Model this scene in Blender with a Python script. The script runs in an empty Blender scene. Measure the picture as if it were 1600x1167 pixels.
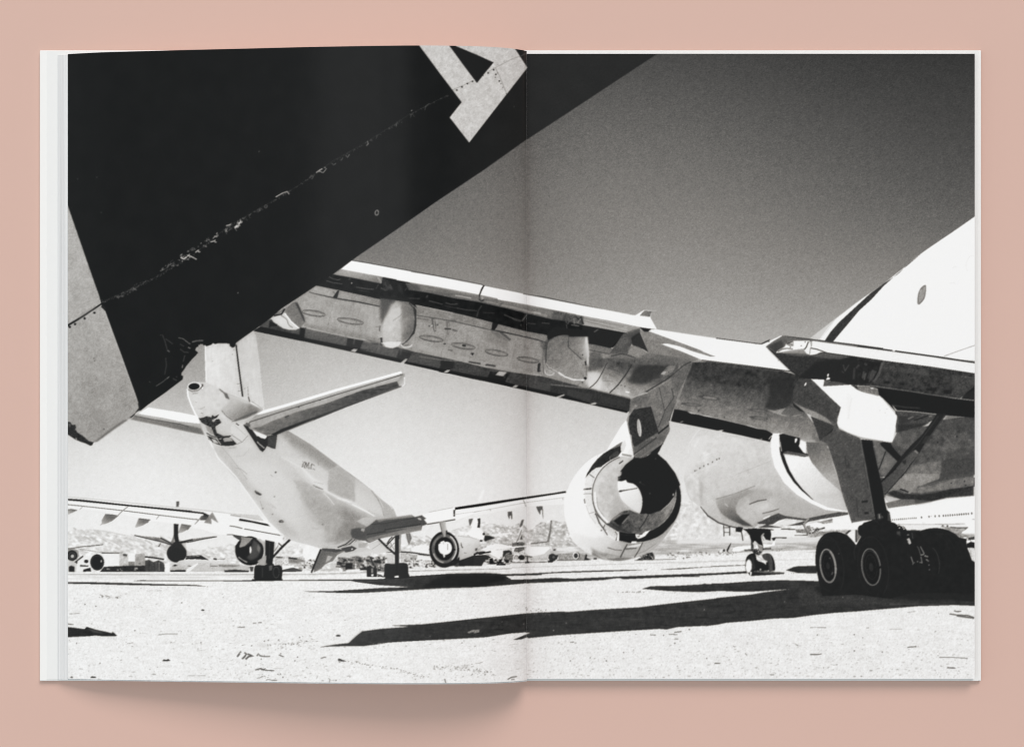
import bpy, math
import numpy as np

# ------------------------------------------------------------------ camera, lamps, exposure
U = 0.0003            # metres per unit of the layout grid used below (1 unit = 0.3 mm)
H = 3000.0            # height of the camera over the table, in units
CX, CY = 800.0, 725.0 # the point straight below the camera

scene = bpy.context.scene
cam_data = bpy.data.cameras.new('camera')
cam = bpy.data.objects.new('camera', cam_data)
scene.collection.objects.link(cam)
cam.location = (0.0, 0.0, H * U)
cam_data.sensor_width = 36.0
cam_data.lens = 36.0 * H / 1600.0
cam_data.shift_y = (CY - 583.5) / 1600.0
cam_data.clip_start = 0.01
cam_data.clip_end = 50.0
scene.camera = cam

world = bpy.data.worlds.new('World')
scene.world = world
world.use_nodes = True
world.node_tree.nodes['Background'].inputs[0].default_value = (0.93, 1.012, 1.035, 1)
# soft ambient light; left-to-right falloff added to darken the page slope at the fold
_nt = world.node_tree
_tc = _nt.nodes.new('ShaderNodeTexCoord'); _sx = _nt.nodes.new('ShaderNodeSeparateXYZ')
_mr = _nt.nodes.new('ShaderNodeMapRange')
_mr.inputs['From Min'].default_value = -1.0; _mr.inputs['From Max'].default_value = 1.0
_mr.inputs['To Min'].default_value = 0.615 * 1.65; _mr.inputs['To Max'].default_value = 0.615 * 0.35
_nt.links.new(_tc.outputs['Generated'], _sx.inputs[0]); _nt.links.new(_sx.outputs['X'], _mr.inputs['Value'])
_nt.links.new(_mr.outputs['Result'], _nt.nodes['Background'].inputs[1])

def area_lamp(name, loc, size, size_y, energy, target=(0, 0, 0), color=(1, 1, 1)):
    from mathutils import Vector
    d = bpy.data.lights.new(name, 'AREA')
    d.shape = 'RECTANGLE'; d.size = size; d.size_y = size_y; d.energy = energy; d.color = color
    o = bpy.data.objects.new(name, d)
    scene.collection.objects.link(o)
    o.location = loc
    o.rotation_euler = (Vector(target) - Vector(loc)).to_track_quat('-Z', 'Y').to_euler()
    return o

# key: a soft lamp beyond the top of the book, a little to the right
_k = np.array([0.40, 1.22, 1.0]); _k = _k / np.linalg.norm(_k) * 14.0
area_lamp('key_softbox', tuple(_k), 6.4, 6.4, 1150.0, color=(1.12, 0.98, 0.94))
# a strip box overhead, left of the camera: it makes the soft sheen on the arched left page
area_lamp('strip_softbox', (-0.33, 0.05, 1.25), 0.22, 1.6, 1.15, target=(-0.33, 0.05, 0))

scene.cycles.filter_width = 1.1
scene.view_settings.view_transform = 'Standard'
scene.view_settings.look = 'None'
scene.view_settings.exposure = 0.0
scene.view_settings.gamma = 1.0
scene.view_settings.use_curve_mapping = False

# ------------------------------------------------------------------ materials
def mat(name, color, rough=0.6, spec=0.2, noise=0.0, nscale=400.0, bump=0.0, bscale=900.0):
    m = bpy.data.materials.new(name); m.use_nodes = True
    nt = m.node_tree; b = nt.nodes['Principled BSDF']
    b.inputs['Roughness'].default_value = rough
    b.inputs['Specular IOR Level'].default_value = spec
    tc = nt.nodes.new('ShaderNodeTexCoord')
    n = nt.nodes.new('ShaderNodeTexNoise'); n.inputs['Scale'].default_value = nscale
    n.inputs['Detail'].default_value = 4.0
    nt.links.new(tc.outputs['Object'], n.inputs['Vector'])
    r = nt.nodes.new('ShaderNodeMapRange')
    r.inputs['To Min'].default_value = 1.0 - noise; r.inputs['To Max'].default_value = 1.0 + noise
    nt.links.new(n.outputs['Fac'], r.inputs['Value'])
    mx = nt.nodes.new('ShaderNodeVectorMath'); mx.operation = 'SCALE'
    mx.inputs[0].default_value = color
    nt.links.new(r.outputs['Result'], mx.inputs['Scale'])
    nt.links.new(mx.outputs['Vector'], b.inputs['Base Color'])
    if bump:
        n2 = nt.nodes.new('ShaderNodeTexNoise'); n2.inputs['Scale'].default_value = bscale
        n2.inputs['Detail'].default_value = 3.0
        nt.links.new(tc.outputs['Object'], n2.inputs['Vector'])
        bp = nt.nodes.new('ShaderNodeBump'); bp.inputs['Strength'].default_value = bump
        bp.inputs['Distance'].default_value = 0.0002
        nt.links.new(n2.outputs['Fac'], bp.inputs['Height'])
        nt.links.new(bp.outputs['Normal'], b.inputs['Normal'])
    return m

M_TABLE = mat('pink_card', (0.660, 0.455, 0.388), 0.85, 0.1, 0.006, 30.0, 0.05, 1500.0)
M_COVER = mat('white_cover_board', (0.86, 0.86, 0.845), 0.55, 0.25, 0.01, 300.0, 0.05, 2500.0)
M_ENDP = mat('endpaper', (0.82, 0.825, 0.815), 0.7, 0.15, 0.01, 300.0)
M_PAPER = mat('page_paper', (0.80, 0.805, 0.80), 0.6, 0.2, 0.01, 300.0)

def block_material():
    # the cut edges of many leaves: fine layers stacked in height
    m = mat('leaf_edges', (0.73, 0.735, 0.735), 0.8, 0.1, 0.02, 900.0)
    nt = m.node_tree; b = nt.nodes['Principled BSDF']
    tc = nt.nodes.new('ShaderNodeTexCoord')
    mp = nt.nodes.new('ShaderNodeMapping'); mp.inputs['Scale'].default_value = (4, 4, 6000)
    nt.links.new(tc.outputs['Object'], mp.inputs['Vector'])
    n = nt.nodes.new('ShaderNodeTexNoise'); n.inputs['Scale'].default_value = 1.0
    nt.links.new(mp.outputs['Vector'], n.inputs['Vector'])
    r = nt.nodes.new('ShaderNodeMapRange')
    r.inputs['From Min'].default_value = 0.3; r.inputs['From Max'].default_value = 0.7
    r.inputs['To Min'].default_value = 0.86; r.inputs['To Max'].default_value = 1.08
    nt.links.new(n.outputs['Fac'], r.inputs['Value'])
    sc = [x for x in nt.nodes if x.type == 'VECT_MATH'][0]
    nt.links.new(r.outputs['Result'], sc.inputs['Scale'])
    bp = nt.nodes.new('ShaderNodeBump'); bp.inputs['Strength'].default_value = 0.3
    bp.inputs['Distance'].default_value = 0.0001
    nt.links.new(n.outputs['Fac'], bp.inputs['Height'])
    nt.links.new(bp.outputs['Normal'], b.inputs['Normal'])
    return m
M_BLOCK = block_material()

def ink_material():
    m = bpy.data.materials.new('printed_ink'); m.use_nodes = True
    nt = m.node_tree; b = nt.nodes['Principled BSDF']
    b.inputs['Roughness'].default_value = 0.22
    b.inputs['Specular IOR Level'].default_value = 0.20
    a = nt.nodes.new('ShaderNodeAttribute'); a.attribute_name = 'ink'
    tc = nt.nodes.new('ShaderNodeTexCoord')
    n = nt.nodes.new('ShaderNodeTexNoise'); n.inputs['Scale'].default_value = 2600.0
    n.inputs['Detail'].default_value = 2.0
    nt.links.new(tc.outputs['Object'], n.inputs['Vector'])
    r = nt.nodes.new('ShaderNodeMapRange')
    r.inputs['To Min'].default_value = 0.975; r.inputs['To Max'].default_value = 1.025
    nt.links.new(n.outputs['Fac'], r.inputs['Value'])
    mx = nt.nodes.new('ShaderNodeVectorMath'); mx.operation = 'SCALE'
    nt.links.new(a.outputs['Color'], mx.inputs[0]); nt.links.new(r.outputs['Result'], mx.inputs['Scale'])
    nt.links.new(mx.outputs['Vector'], b.inputs['Base Color'])
    bp = nt.nodes.new('ShaderNodeBump'); bp.inputs['Strength'].default_value = 0.04
    bp.inputs['Distance'].default_value = 0.0001
    nt.links.new(n.outputs['Fac'], bp.inputs['Height'])
    nt.links.new(bp.outputs['Normal'], b.inputs['Normal'])
    return m
M_INK = ink_material()

# ------------------------------------------------------------------ mesh helpers
def wx(px, z): return (px - CX) * (H - z) / H * U
def wy(py, z): return -(py - CY) * (H - z) / H * U

def link(name, me, m, parent=None):
    o = bpy.data.objects.new(name, me); scene.collection.objects.link(o)
    if m: me.materials.append(m)
    if parent: o.parent = parent
    return o

def np_mesh(name, verts, quads):
    me = bpy.data.meshes.new(name)
    verts = np.ascontiguousarray(verts, np.float32); quads = np.ascontiguousarray(quads, np.int32)
    me.vertices.add(len(verts)); me.vertices.foreach_set('co', verts.ravel())
    me.loops.add(quads.size); me.loops.foreach_set('vertex_index', quads.ravel())
    me.polygons.add(len(quads))
    me.polygons.foreach_set('loop_start', np.arange(0, quads.size, 4, dtype=np.int32))
    try: me.polygons.foreach_set('loop_total', np.full(len(quads), 4, np.int32))
    except Exception: pass
    me.update(calc_edges=True)
    return me

def profile_solid(name, prof, y0, y1, m, parent, smooth=False):
    """closed outline in X-Z (world metres), swept from y0 to y1"""
    n = len(prof)
    vs = [(x, y0, z) for x, z in prof] + [(x, y1, z) for x, z in prof]
    fs = [(i, (i + 1) % n, n + (i + 1) % n, n + i) for i in range(n)]
    fs += [tuple(range(n))[::-1], tuple(range(n, 2 * n))]
    me = bpy.data.meshes.new(name); me.from_pydata(vs, [], fs); me.update()
    import bmesh
    bm = bmesh.new(); bm.from_mesh(me); bmesh.ops.recalc_face_normals(bm, faces=bm.faces[:])
    bm.to_mesh(me); bm.free()
    return link(name, me, m, parent)

def bevelled_box(name, x0, x1, y0, y1, z0, z1, bev, m, parent):
    import bmesh
    bm = bmesh.new(); bmesh.ops.create_cube(bm, size=1.0)
    for v in bm.verts:
        v.co.x = x0 if v.co.x < 0 else x1
        v.co.y = y0 if v.co.y < 0 else y1
        v.co.z = z0 if v.co.z < 0 else z1
    bmesh.ops.bevel(bm, geom=bm.edges[:], offset=bev, segments=3, affect='EDGES', profile=0.5)
    me = bpy.data.meshes.new(name); bm.to_mesh(me); bm.free()
    return link(name, me, m, parent)

# ------------------------------------------------------------------ the table
def make_table():
    s = 3.0; n = 8
    g = np.linspace(-s, s, n + 1)
    X, Y = np.meshgrid(g, g)
    v = np.stack([X.ravel(), Y.ravel(), np.zeros(X.size)], 1)
    i = np.arange(n * (n + 1)).reshape(n, n + 1)[:, :n].ravel()
    t = link('tabletop', np_mesh('tabletop', v, np.stack([i, i + 1, i + n + 2, i + n + 1], 1)), M_TABLE)
    t['kind'] = 'structure'
    t['label'] = 'plain matt pink surface under the open book'
make_table()

# ------------------------------------------------------------------ the book: cover and leaves
book = bpy.data.objects.new('open_book', None); scene.collection.objects.link(book)
book.empty_display_size = 0.05
book['label'] = 'open white book lying flat on pink, monochrome photograph of parked airliners across both pages'
book['category'] = 'book'

ZC = 6.0      # top of the cover boards
ZR = 16.0     # top of the right-hand leaves
# height of the left page along its width (projected position, height)
_prof = np.array([(106, 13.6), (130, 20), (160, 26.5), (200, 32), (240, 36.8), (300, 44), (400, 55), (500, 66.0),
                  (560, 70.3), (600, 73), (650, 75), (700, 73.5), (740, 70), (770, 64.5), (795, 55.5), (810, 47), (818, 40.5), (823, 34.5)], float)

def pchip(xk, yk, x):
    h = np.diff(xk); d = np.diff(yk) / h
    m = np.zeros(len(xk)); m[0] = d[0]; m[-1] = d[-1]
    for i in range(1, len(xk) - 1):
        if d[i - 1] * d[i] > 0:
            w1 = 2 * h[i] + h[i - 1]; w2 = h[i] + 2 * h[i - 1]
            m[i] = (w1 + w2) / (w1 / d[i - 1] + w2 / d[i])
    k = np.clip(np.searchsorted(xk, x, 'right') - 1, 0, len(h) - 1)
    t = (x - xk[k]) / h[k]
    return ((1 + 2 * t) * (1 - t) ** 2 * yk[k] + t * (1 - t) ** 2 * h[k] * m[k]
            + t * t * (3 - 2 * t) * yk[k + 1] + t * t * (t - 1) * h[k] * m[k + 1])
def zleft(px):
    z = pchip(_prof[:, 0], _prof[:, 1], np.asarray(px, float))
    return z

YT = 725 - 640.5 * (H - ZR) / H     # true top and bottom of the pages (table units)
YB = 725 + 335.0 * (H - ZR) / H
def ty(y): return -(y - CY) * U

# cover: two boards and the spine between them
cvt, cvb = 79.0, 1063.3
sp0, sp1 = 812.0, 834.0
bevelled_box('cover_board', wx(62, ZC), wx(sp0, ZC), wy(cvb, ZC), wy(cvt, ZC), 0.0002, ZC * U, 0.0004, M_COVER, book)
bevelled_box('cover_board', wx(sp1, ZC), wx(1533.2, ZC), wy(cvb, ZC), wy(cvt, ZC), 0.0002, ZC * U, 0.0004, M_COVER, book)
bevelled_box('spine', wx(sp0 + .3, ZC), wx(sp1 - .3, ZC), wy(cvb - .5, ZC), wy(cvt + .5, ZC), 0.0003, (ZC - .4) * U, 0.0003, M_COVER, book)
# endpapers glued on the boards
bevelled_box('endpaper', wx(73, ZC + .7), wx(sp0 - 1, ZC + .7), wy(1061.0, ZC), wy(80.2, ZC), (ZC + .02) * U, (ZC + .7) * U, 0.00005, M_ENDP, book)
bevelled_box('endpaper', wx(sp0 - .5, ZC + .7), wx(1528.5, ZC + .7), wy(1063.0, ZC), wy(79.3, ZC), (ZC + .02) * U, (ZC + .7) * U, 0.00005, M_ENDP, book)

# left-hand leaves: stepped fore-edge, arched top
prof = [(wx(823, ZC + .8), (ZC + .8) * U), (wx(90, ZC + .8), (ZC + .8) * U)]
_e = [(90, 7.6), (91.5, 7.6), (92, 8.3), (94, 8.3), (94.4, 9.0), (96.6, 9.0), (97, 9.7), (99, 9.7), (99.4, 10.4),
      (101, 10.4), (101.4, 11.2), (103, 11.2), (103.4, 12.0), (105, 12.0), (105.6, 13.0)]
prof += [(wx(a, b), b * U) for a, b in _e]
for a in np.linspace(107, 823, 120):
    b = float(zleft(a)) - 1.6
    prof.append((wx(a, b), b * U))
for a, b in ((822.7, 31), (822.4, 25), (822.2, 19), (822.2, 14.8)):
    prof.append((wx(a, b), b * U))
profile_solid('page_block', prof, ty(YB + 1.9), ty(YT + .6), M_BLOCK, book)
# right-hand leaves
bevelled_box('page_block', wx(822.9, ZR - 1), wx(1523.4, ZR - 1), ty(YB - .6), ty(YT + .6), (ZC + .8) * U, (ZR - .9) * U, 0.0001, M_BLOCK, book)

# ------------------------------------------------------------------ drawing the printed photograph
# The spread carries one printed black and white picture. It is drawn here as plain shapes on a
# tone plate, then carried onto the two pages as ink (a colour attribute on the page mesh).
SS = 2
X0, Y0, X1, Y1 = 100, 62, 1530, 1076
PW, PH = (X1 - X0) * SS, (Y1 - Y0) * SS
PLATE = np.full((PH, PW), 230.0, np.float32)
LAB = np.zeros((PH, PW), np.uint8)
rng = np.random.RandomState(11)
NAMES = ['printed_sky', 'printed_ground', 'printed_hills', 'printed_distant_aircraft', 'printed_airliner',
         'printed_fuselage', 'printed_wing', 'printed_landing_gear', 'printed_jet_engine', 'printed_tail_fin', 'printed_letter']
cur = [0]
def layer(n): cur[0] = NAMES.index(n)

def box(a, r, ax):
    if r < 1: return a
    k = 2 * r + 1
    p = [(0, 0), (0, 0)]; p[ax] = (r + 1, r)
    c = np.cumsum(np.pad(a, p, mode='edge'), axis=ax, dtype=np.float64)
    if ax == 0: return ((c[k:] - c[:-k]) / k).astype(np.float32)
    return ((c[:, k:] - c[:, :-k]) / k).astype(np.float32)
def blur(a, rx, ry=None, n=2):
    ry = rx if ry is None else ry
    for _ in range(n):
        a = box(box(a, int(rx), 1), int(ry), 0)
    return a
def nfield(rx, ry=None, n=2):
    a = blur(rng.randn(PH, PW).astype(np.float32), rx, ry, n)
    return a / a.std()
N_FINE = nfield(1, 1, 1)
N_MID = nfield(4)
N_BIG = nfield(16)
N_HOR = nfield(14, 1)
N_VER = nfield(1, 10)
_sh = nfield(3, 1)
N_DIAG = np.zeros_like(_sh)
for _r in range(PH):
    N_DIAG[_r] = np.roll(_sh[_r], int(_r * 0.9))
N_DIAG = blur(N_DIAG, 1, 2, 1); N_DIAG /= N_DIAG.std()
TEX = {'f': N_FINE, 'm': N_MID, 'b': N_BIG, 'h': N_HOR, 'v': N_VER, 'd': N_DIAG}

def T(x0, y0, s):
    return lambda st: np.array([[x0 + float(a) / s, y0 + float(b) / s] for a, b in (p.split(',') for p in st.split())])
def Q(st): return T(0, 0, 1.0)(st)
def J(*a): return np.concatenate(a)

def smooth(p, closed=True, n=6):
    p = np.asarray(p, float); m = len(p); out = []
    for i in range(m if closed else m - 1):
        if closed: a, b, c, d = p[i - 1], p[i], p[(i + 1) % m], p[(i + 2) % m]
        else: a, b, c, d = p[max(i - 1, 0)], p[i], p[i + 1], p[min(i + 2, m - 1)]
        for t in np.linspace(0, 1, n, endpoint=False):
            out.append(0.5 * (2 * b + (c - a) * t + (2 * a - 5 * b + 4 * c - d) * t * t + (3 * b - a - 3 * c + d) * t ** 3))
    if not closed: out.append(p[-1])
    return np.array(out)

def mask_of(p, pad=0):
    q = (np.asarray(p, float) - (X0, Y0)) * SS
    xa = max(int(q[:, 0].min()) - 2 - pad, 0); xb = min(int(q[:, 0].max()) + 3 + pad, PW)
    ya = max(int(q[:, 1].min()) - 2 - pad, 0); yb = min(int(q[:, 1].max()) + 3 + pad, PH)
    if xb <= xa or yb <= ya: return None
    w, h = xb - xa, yb - ya
    acc = np.zeros((h, w + 1), np.int32)
    for i in range(len(q)):
        ax, ay = q[i - 1]; bx, by = q[i]
        if ay == by: continue
        if ay > by: ax, ay, bx, by = bx, by, ax, ay
        r0 = max(int(math.ceil(ay - 0.5)), ya); r1 = min(int(math.ceil(by - 0.5)), yb)
        if r1 <= r0: continue
        rr = np.arange(r0, r1)
        xx = ax + (rr + 0.5 - ay) * (bx - ax) / (by - ay)
        ci = np.clip(np.ceil(xx - 0.5).astype(int) - xa, 0, w)
        np.add.at(acc, (rr - ya, ci), 1)
    m = (np.cumsum(acc, 1)[:, :w] % 2).astype(np.float32)
    return xa, ya, xb, yb, m

def G(x0, y0, v0, x1, y1, v1): return ('g', x0, y0, v0, x1, y1, v1)

def tone(val, xa, ya, xb, yb):
    if isinstance(val, tuple):
        _, x0, y0, v0, x1, y1, v1 = val
        xs = np.arange(xa, xb)[None, :] / SS + X0; ys = np.arange(ya, yb)[:, None] / SS + Y0
        dx, dy = x1 - x0, y1 - y0
        t = np.clip(((xs - x0) * dx + (ys - y0) * dy) / (dx * dx + dy * dy), 0, 1)
        return v0 + (v1 - v0) * t
    if isinstance(val, np.ndarray): return val[ya:yb, xa:xb]
    return val

def P(p, val, a=1.0, soft=0, tex=None, sm=False, lab=True):
    """fill a polygon with a tone; tex = ((kind, amount), ...)"""
    if sm: p = smooth(p)
    r = mask_of(p, int(soft * SS * 3))
    if r is None: return
    xa, ya, xb, yb, m = r
    hard = m
    if soft: m = blur(m, max(1, int(soft * SS)))
    if soft and not lab: m = m * (LAB[ya:yb, xa:xb] == cur[0])     # soft shading stays on its own thing
    v = tone(val, xa, ya, xb, yb)
    if tex:
        for k, amt in tex: v = v + TEX[k][ya:yb, xa:xb] * amt
    c = PLATE[ya:yb, xa:xb]
    c += (v - c) * (m * a)
    if lab and a > 0.6:
        LAB[ya:yb, xa:xb][hard > 0.5] = cur[0]

def stroke(p, w):
    p = np.asarray(p, float); out_l, out_r = [], []
    n = len(p)
    w = np.full(n, w, float) if np.isscalar(w) else np.asarray(w, float)
    for i in range(n):
        d = p[min(i + 1, n - 1)] - p[max(i - 1, 0)]
        L = math.hypot(*d) or 1.0
        nrm = np.array([-d[1], d[0]]) / L * w[i] / 2
        out_l.append(p[i] + nrm); out_r.append(p[i] - nrm)
    return np.array(out_l + out_r[::-1])
def L(p, w, val, a=1.0, sm=False, lab=True, soft=0):
    if sm: p = smooth(p, False)
    P(stroke(p, w), val, a, lab=lab, soft=soft)
def ell(cx, cy, rx, ry, rot=0, n=40, a0=0, a1=360):
    t = np.radians(np.linspace(a0, a1, n, endpoint=(a1 - a0 < 360))); r = math.radians(rot)
    x = rx * np.cos(t); y = ry * np.sin(t)
    return np.stack([cx + x * math.cos(r) - y * math.sin(r), cy + x * math.sin(r) + y * math.cos(r)], 1)
def ring(cx, cy, rx, ry, rot, w, val, a=1.0, a0=0, a1=360):
    e = ell(cx, cy, rx, ry, rot, 48, a0, a1)
    if a1 - a0 >= 360: e = np.concatenate([e, e[:2]])
    L(e, w, val, a)
def dots(p, r, val, a=1.0):
    for x, y in p: P(ell(x, y, r, r, 0, 10), val, a)
def clutter(x0, x1, y0, y1, n, smin, smax, tones, slope=0.0):
    for _ in range(n):
        x = rng.uniform(x0, x1); y = rng.uniform(y0, y1) + (x - x0) * slope
        w = rng.uniform(smin, smax) * rng.choice([0.6, 1, 1.8]); h = rng.uniform(smin, smax) * 0.7
        q = np.array([[x - w, y - h], [x + w * rng.uniform(.3, 1), y - h * rng.uniform(.3, 1)], [x + w, y + h], [x - w * rng.uniform(.4, 1), y + h * rng.uniform(.5, 1)]])
        P(q, tones[rng.randint(len(tones))], 0.9)

# ---------------- sky
def sky_tones():
    k = np.array([(1500, 95, 58), (1300, 95, 63), (1100, 95, 74), (1000, 120, 82), (1500, 220, 76), (1300, 220, 88), (1050, 220, 104),
                  (900, 200, 102), (840, 240, 104), (1500, 320, 94), (1300, 340, 112), (1100, 330, 124), (900, 330, 124), (760, 300, 112),
                  (700, 360, 120), (800, 400, 124), (900, 450, 142), (1100, 450, 150), (1240, 500, 158), (1350, 430, 134), (600, 400, 118),
                  (310, 570, 160), (260, 620, 180), (430, 550, 184), (500, 580, 194), (620, 610, 208), (800, 620, 204), (450, 600, 190),
                  (700, 680, 220), (850, 680, 216), (500, 720, 226), (150, 690, 221), (250, 680, 221), (120, 780, 230), (300, 760, 233), (700, 750, 233),
                  (850, 740, 228), (850, 830, 232), (300, 850, 232), (600, 850, 232), (1060, 740, 226), (1200, 700, 220), (1200, 830, 232), (1400, 560, 175), (1400, 700, 215)], float)
    P0 = k[:, :2] / 400.0
    def phi(r2): return np.where(r2 > 0, r2 * np.log(np.maximum(r2, 1e-12)), 0) * 0.5
    n = len(k)
    A = phi(((P0[:, None] - P0[None]) ** 2).sum(2)) + np.eye(n) * 0.02
    B = np.concatenate([np.ones((n, 1)), P0], 1)
    M = np.block([[A, B], [B.T, np.zeros((3, 3))]])
    s = np.linalg.solve(M, np.concatenate([k[:, 2], np.zeros(3)]))
    gx = np.linspace(X0, X1, 120); gy = np.linspace(Y0, Y1, 90)
    GX, GY = np.meshgrid(gx / 400, gy / 400)
    pts = np.stack([GX.ravel(), GY.ravel()], 1)
    v = phi(((pts[:, None] - P0[None]) ** 2).sum(2)) @ s[:n] + s[n] + pts @ s[n + 1:]
    v = v.reshape(90, 120)
    xi = np.linspace(0, 119, PW); yi = np.linspace(0, 89, PH)
    t1 = np.stack([np.interp(xi, np.arange(120), r) for r in v])
    i0 = np.minimum(yi.astype(int), 88); f = (yi - i0)[:, None]
    return (t1[i0] * (1 - f) + t1[i0 + 1] * f).astype(np.float32)
SKY = sky_tones()
layer('printed_sky')
PLATE[:] = SKY + N_MID * 1.0

a8 = 7.995
zS = T(1230, 320, 5.33); z400 = T(440, 400, a8); z62 = T(620, 420, a8); z56 = T(560, 480, a8); z74 = T(740, 480, a8)
z78 = T(780, 420, a8); z90 = T(900, 460, a8); z108 = T(1080, 480, a8); z118 = T(1180, 500, a8); z134 = T(1340, 500, a8)
z86 = T(860, 560, a8); z102 = T(1020, 560, a8); z118b = T(1180, 600, a8); z134b = T(1340, 600, a8)
zE = T(870, 680, 7.25); zEb = T(870, 760, 7.25); zN = T(1060, 680, a8); zNb = T(1060, 780, a8); z120 = T(1200, 700, a8)
zW = T(1260, 790, 11.43); zX = T(1390, 790, 11.43); zV = T(1330, 740, a8); zR = T(1250, 840, 5.714)
zA = T(100, 760, a8); zB = T(280, 760, a8); zC = T(440, 770, a8); zD = T(600, 760, a8); zF = T(740, 760, a8)
zH = T(360, 620, a8); zI = T(460, 660, a8); zJ = T(440, 560, a8); zK = T(280, 560, a8); zL = T(220, 500, a8); zM = T(80, 560, a8)
zG1 = T(100, 860, 5.33); zG2 = T(360, 860, 5.33); zG3 = T(580, 860, 5.33); zG4 = T(820, 860, 5.33); zG5 = T(1060, 860, 5.33)
z38 = T(380, 460, a8); zT = T(330, 960, a8)
z48 = T(480, 70, 3.9975); z10 = T(100, 440, 5.33); z18 = T(180, 300, 4.706)

# ---------------- hills along the horizon
layer('printed_hills')
P(J(zA('0,570 100,545 150,540 300,530 380,538 560,570 700,592 800,608 900,640 1000,655 1150,700 1300,735 1599,775'), zB('300,790 700,700 1100,760 1599,730'),
    zC('100,640 700,740 1599,640'), zD('230,570 340,585 560,660 800,560 1100,470 1250,440 1400,470 1599,500'), Q('812,822 826,830 840,820 850,814 862,812 884,817 905,830'),
    Q('940,824 1000,800 1062,785 1085,782 1110,800 1150,815 1200,812 1300,800 1400,790 1530,790 1530,880 100,895')), 223, tex=(('d', 11), ('m', 4), ('f', 4)))
P(Q('640,846 700,838 760,828 780,818 800,822 815,815 826,828 845,816 862,812 884,818 905,832 905,872 640,880'), 206, tex=(('d', 17), ('f', 11)))
for (sx, sy, n, wd, hg) in ((150, 840, 26, 70, 16), (230, 850, 16, 60, 14), (310, 862, 10, 40, 8), (860, 840, 20, 34, 18), (790, 842, 14, 30, 10), (670, 850, 14, 40, 14), (1085, 815, 26, 22, 24), (890, 852, 14, 26, 16)):
    for _ in range(n):
        x = sx + rng.randn() * wd * .5; y = sy + rng.randn() * hg * .5; l = rng.uniform(4, 13)
        L(np.array([[x, y], [x + l * .5, y + l * .28], [x + l, y + l * .62]]), rng.uniform(.8, 2.2), rng.uniform(158, 205), 0.7, soft=0.3)
L(zA('200,540 250,560 280,610'), 2, 196, .7, soft=.5); L(zA('380,540 560,565 740,605'), 1.6, 190, .7, soft=.5)
L(zA('790,610 900,640 1000,700 1090,740'), 1.6, 196, .6, soft=.5); L(zA('500,650 600,680 690,720'), 2, 196, .6, soft=.5)
# flat ground far off to the right, mottled slope above it
P(Q('1058,800 1085,786 1110,800 1140,822 1180,830 1300,830 1300,846 1058,846'), 224, tex=(('m', 9), ('f', 5)))
P(Q('905,850 960,848 1058,843 1180,842 1300,836 1300,862 1060,865 905,874'), 190, tex=(('h', 12), ('f', 5)), soft=1)
P(Q('1058,843 1300,838 1300,847 1058,850'), 232, .8, soft=1)
P(Q('860,856 905,852 930,862 900,868 860,868'), 206, tex=(('h', 14),), soft=1)

# ---------------- sandy ground
layer('printed_ground')
P(Q('100,893.5 300,893 480,891 640,887.5 800,880 940,873 1060,866.5 1260,859 1540,852 1540,1090 100,1090'), 235.5, tex=(('h', 1.4), ('b', 1.0), ('m', .8), ('f', 6.5)))
L(Q('100,897 300,897.6 480,897 640,892 800,888'), 1.3, 150, .8); L(Q('800,886.5 870,884.5 1000,880 1130,876 1200,874'), 0.9, 165, .6)
L(Q('480,899 560,896'), .8, 190, .6); L(Q('1060,880 1160,876.5 1270,873'), .8, 196, .6)
P(Q('100,899 420,898.5 420,903 100,905'), 222, .6, tex=(('h', 8),), soft=1)

# cast shadows in the picture
DK = 53
SH = (('m', 2.2), ('f', 2.5), ('h', 2.5))
P(J(zG2('750,800 870,780 985,768 1010,745 1060,700 1100,670 1250,650 1490,632'), zG2('1330,623 1599,612'), zG3('540,600 800,572 1060,545 1300,520 1599,505'),
    zG4('350,510 600,490 960,470 1100,452 1200,440 1599,396'), zG5('300,395 600,365 720,345 930,320 1100,300 1300,300'), zR('400,460 1000,420 1570,480 1599,606 1560,606'),
    zR('1380,600 1050,610 750,635 520,655 300,670 0,702'), zG5('1100,540 950,560 800,565 600,585 400,600 330,615 250,625 0,635'), zG4('1250,640 1180,656 1120,651 800,670 260,705 30,728'),
    zG3('1300,720 1250,738 1180,742 1280,700 1325,684 1280,680 1150,690 960,720 700,735 300,755 0,775'), zG2('1300,770 1100,795 930,795')), DK, tex=SH)
P(zG2('985,768 1010,745 1060,700 1100,672 1120,700 1060,770'), DK, .55, soft=2)
P(J(zG4('975,318 1050,295 1250,292 1470,280 1500,273 1599,278'), zG5('200,275 400,270 600,255 850,245 1000,248 1100,250 1180,255 1250,400 900,345 930,320 600,342 500,342 350,335 180,345 0,340'), zG4('1440,345 1200,336')), DK, tex=SH)
P(J(zG2('0,250 200,243 440,246 800,240 1100,238 1280,235'), zG3('120,225 310,213 640,192 950,185 1040,190 1100,195 1300,190 1599,175'), zG4('200,178 700,162 950,160 1040,157 950,163 800,170 400,182 210,189 140,196'),
    zG3('1420,203 1120,211 1170,240 1300,238 1540,225 1599,228'), zG4('250,225 400,232 780,215 1599,185'), zG5('400,180 570,170 570,188 130,212 220,217 0,218'),
    zG4('1440,212 1000,230 820,238 790,228 740,232 650,245 350,258 0,272'), zG3('1180,282 960,300 850,305 600,312 0,347'), zG2('1050,353 850,350 640,342 600,333 640,339 850,335 1240,310 1480,303 1400,296 1240,287 1040,260 1000,250 440,251 0,256')), DK, tex=SH)
P(zG3('640,196 950,188 1060,196 1130,240 960,292 850,300 600,305 420,310 500,250'), 33, .75, soft=2, lab=False)
P(J(zG4('1100,158 1300,146 1599,130'), zG5('250,130 560,118 560,122 250,136 0,155')), DK)
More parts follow.
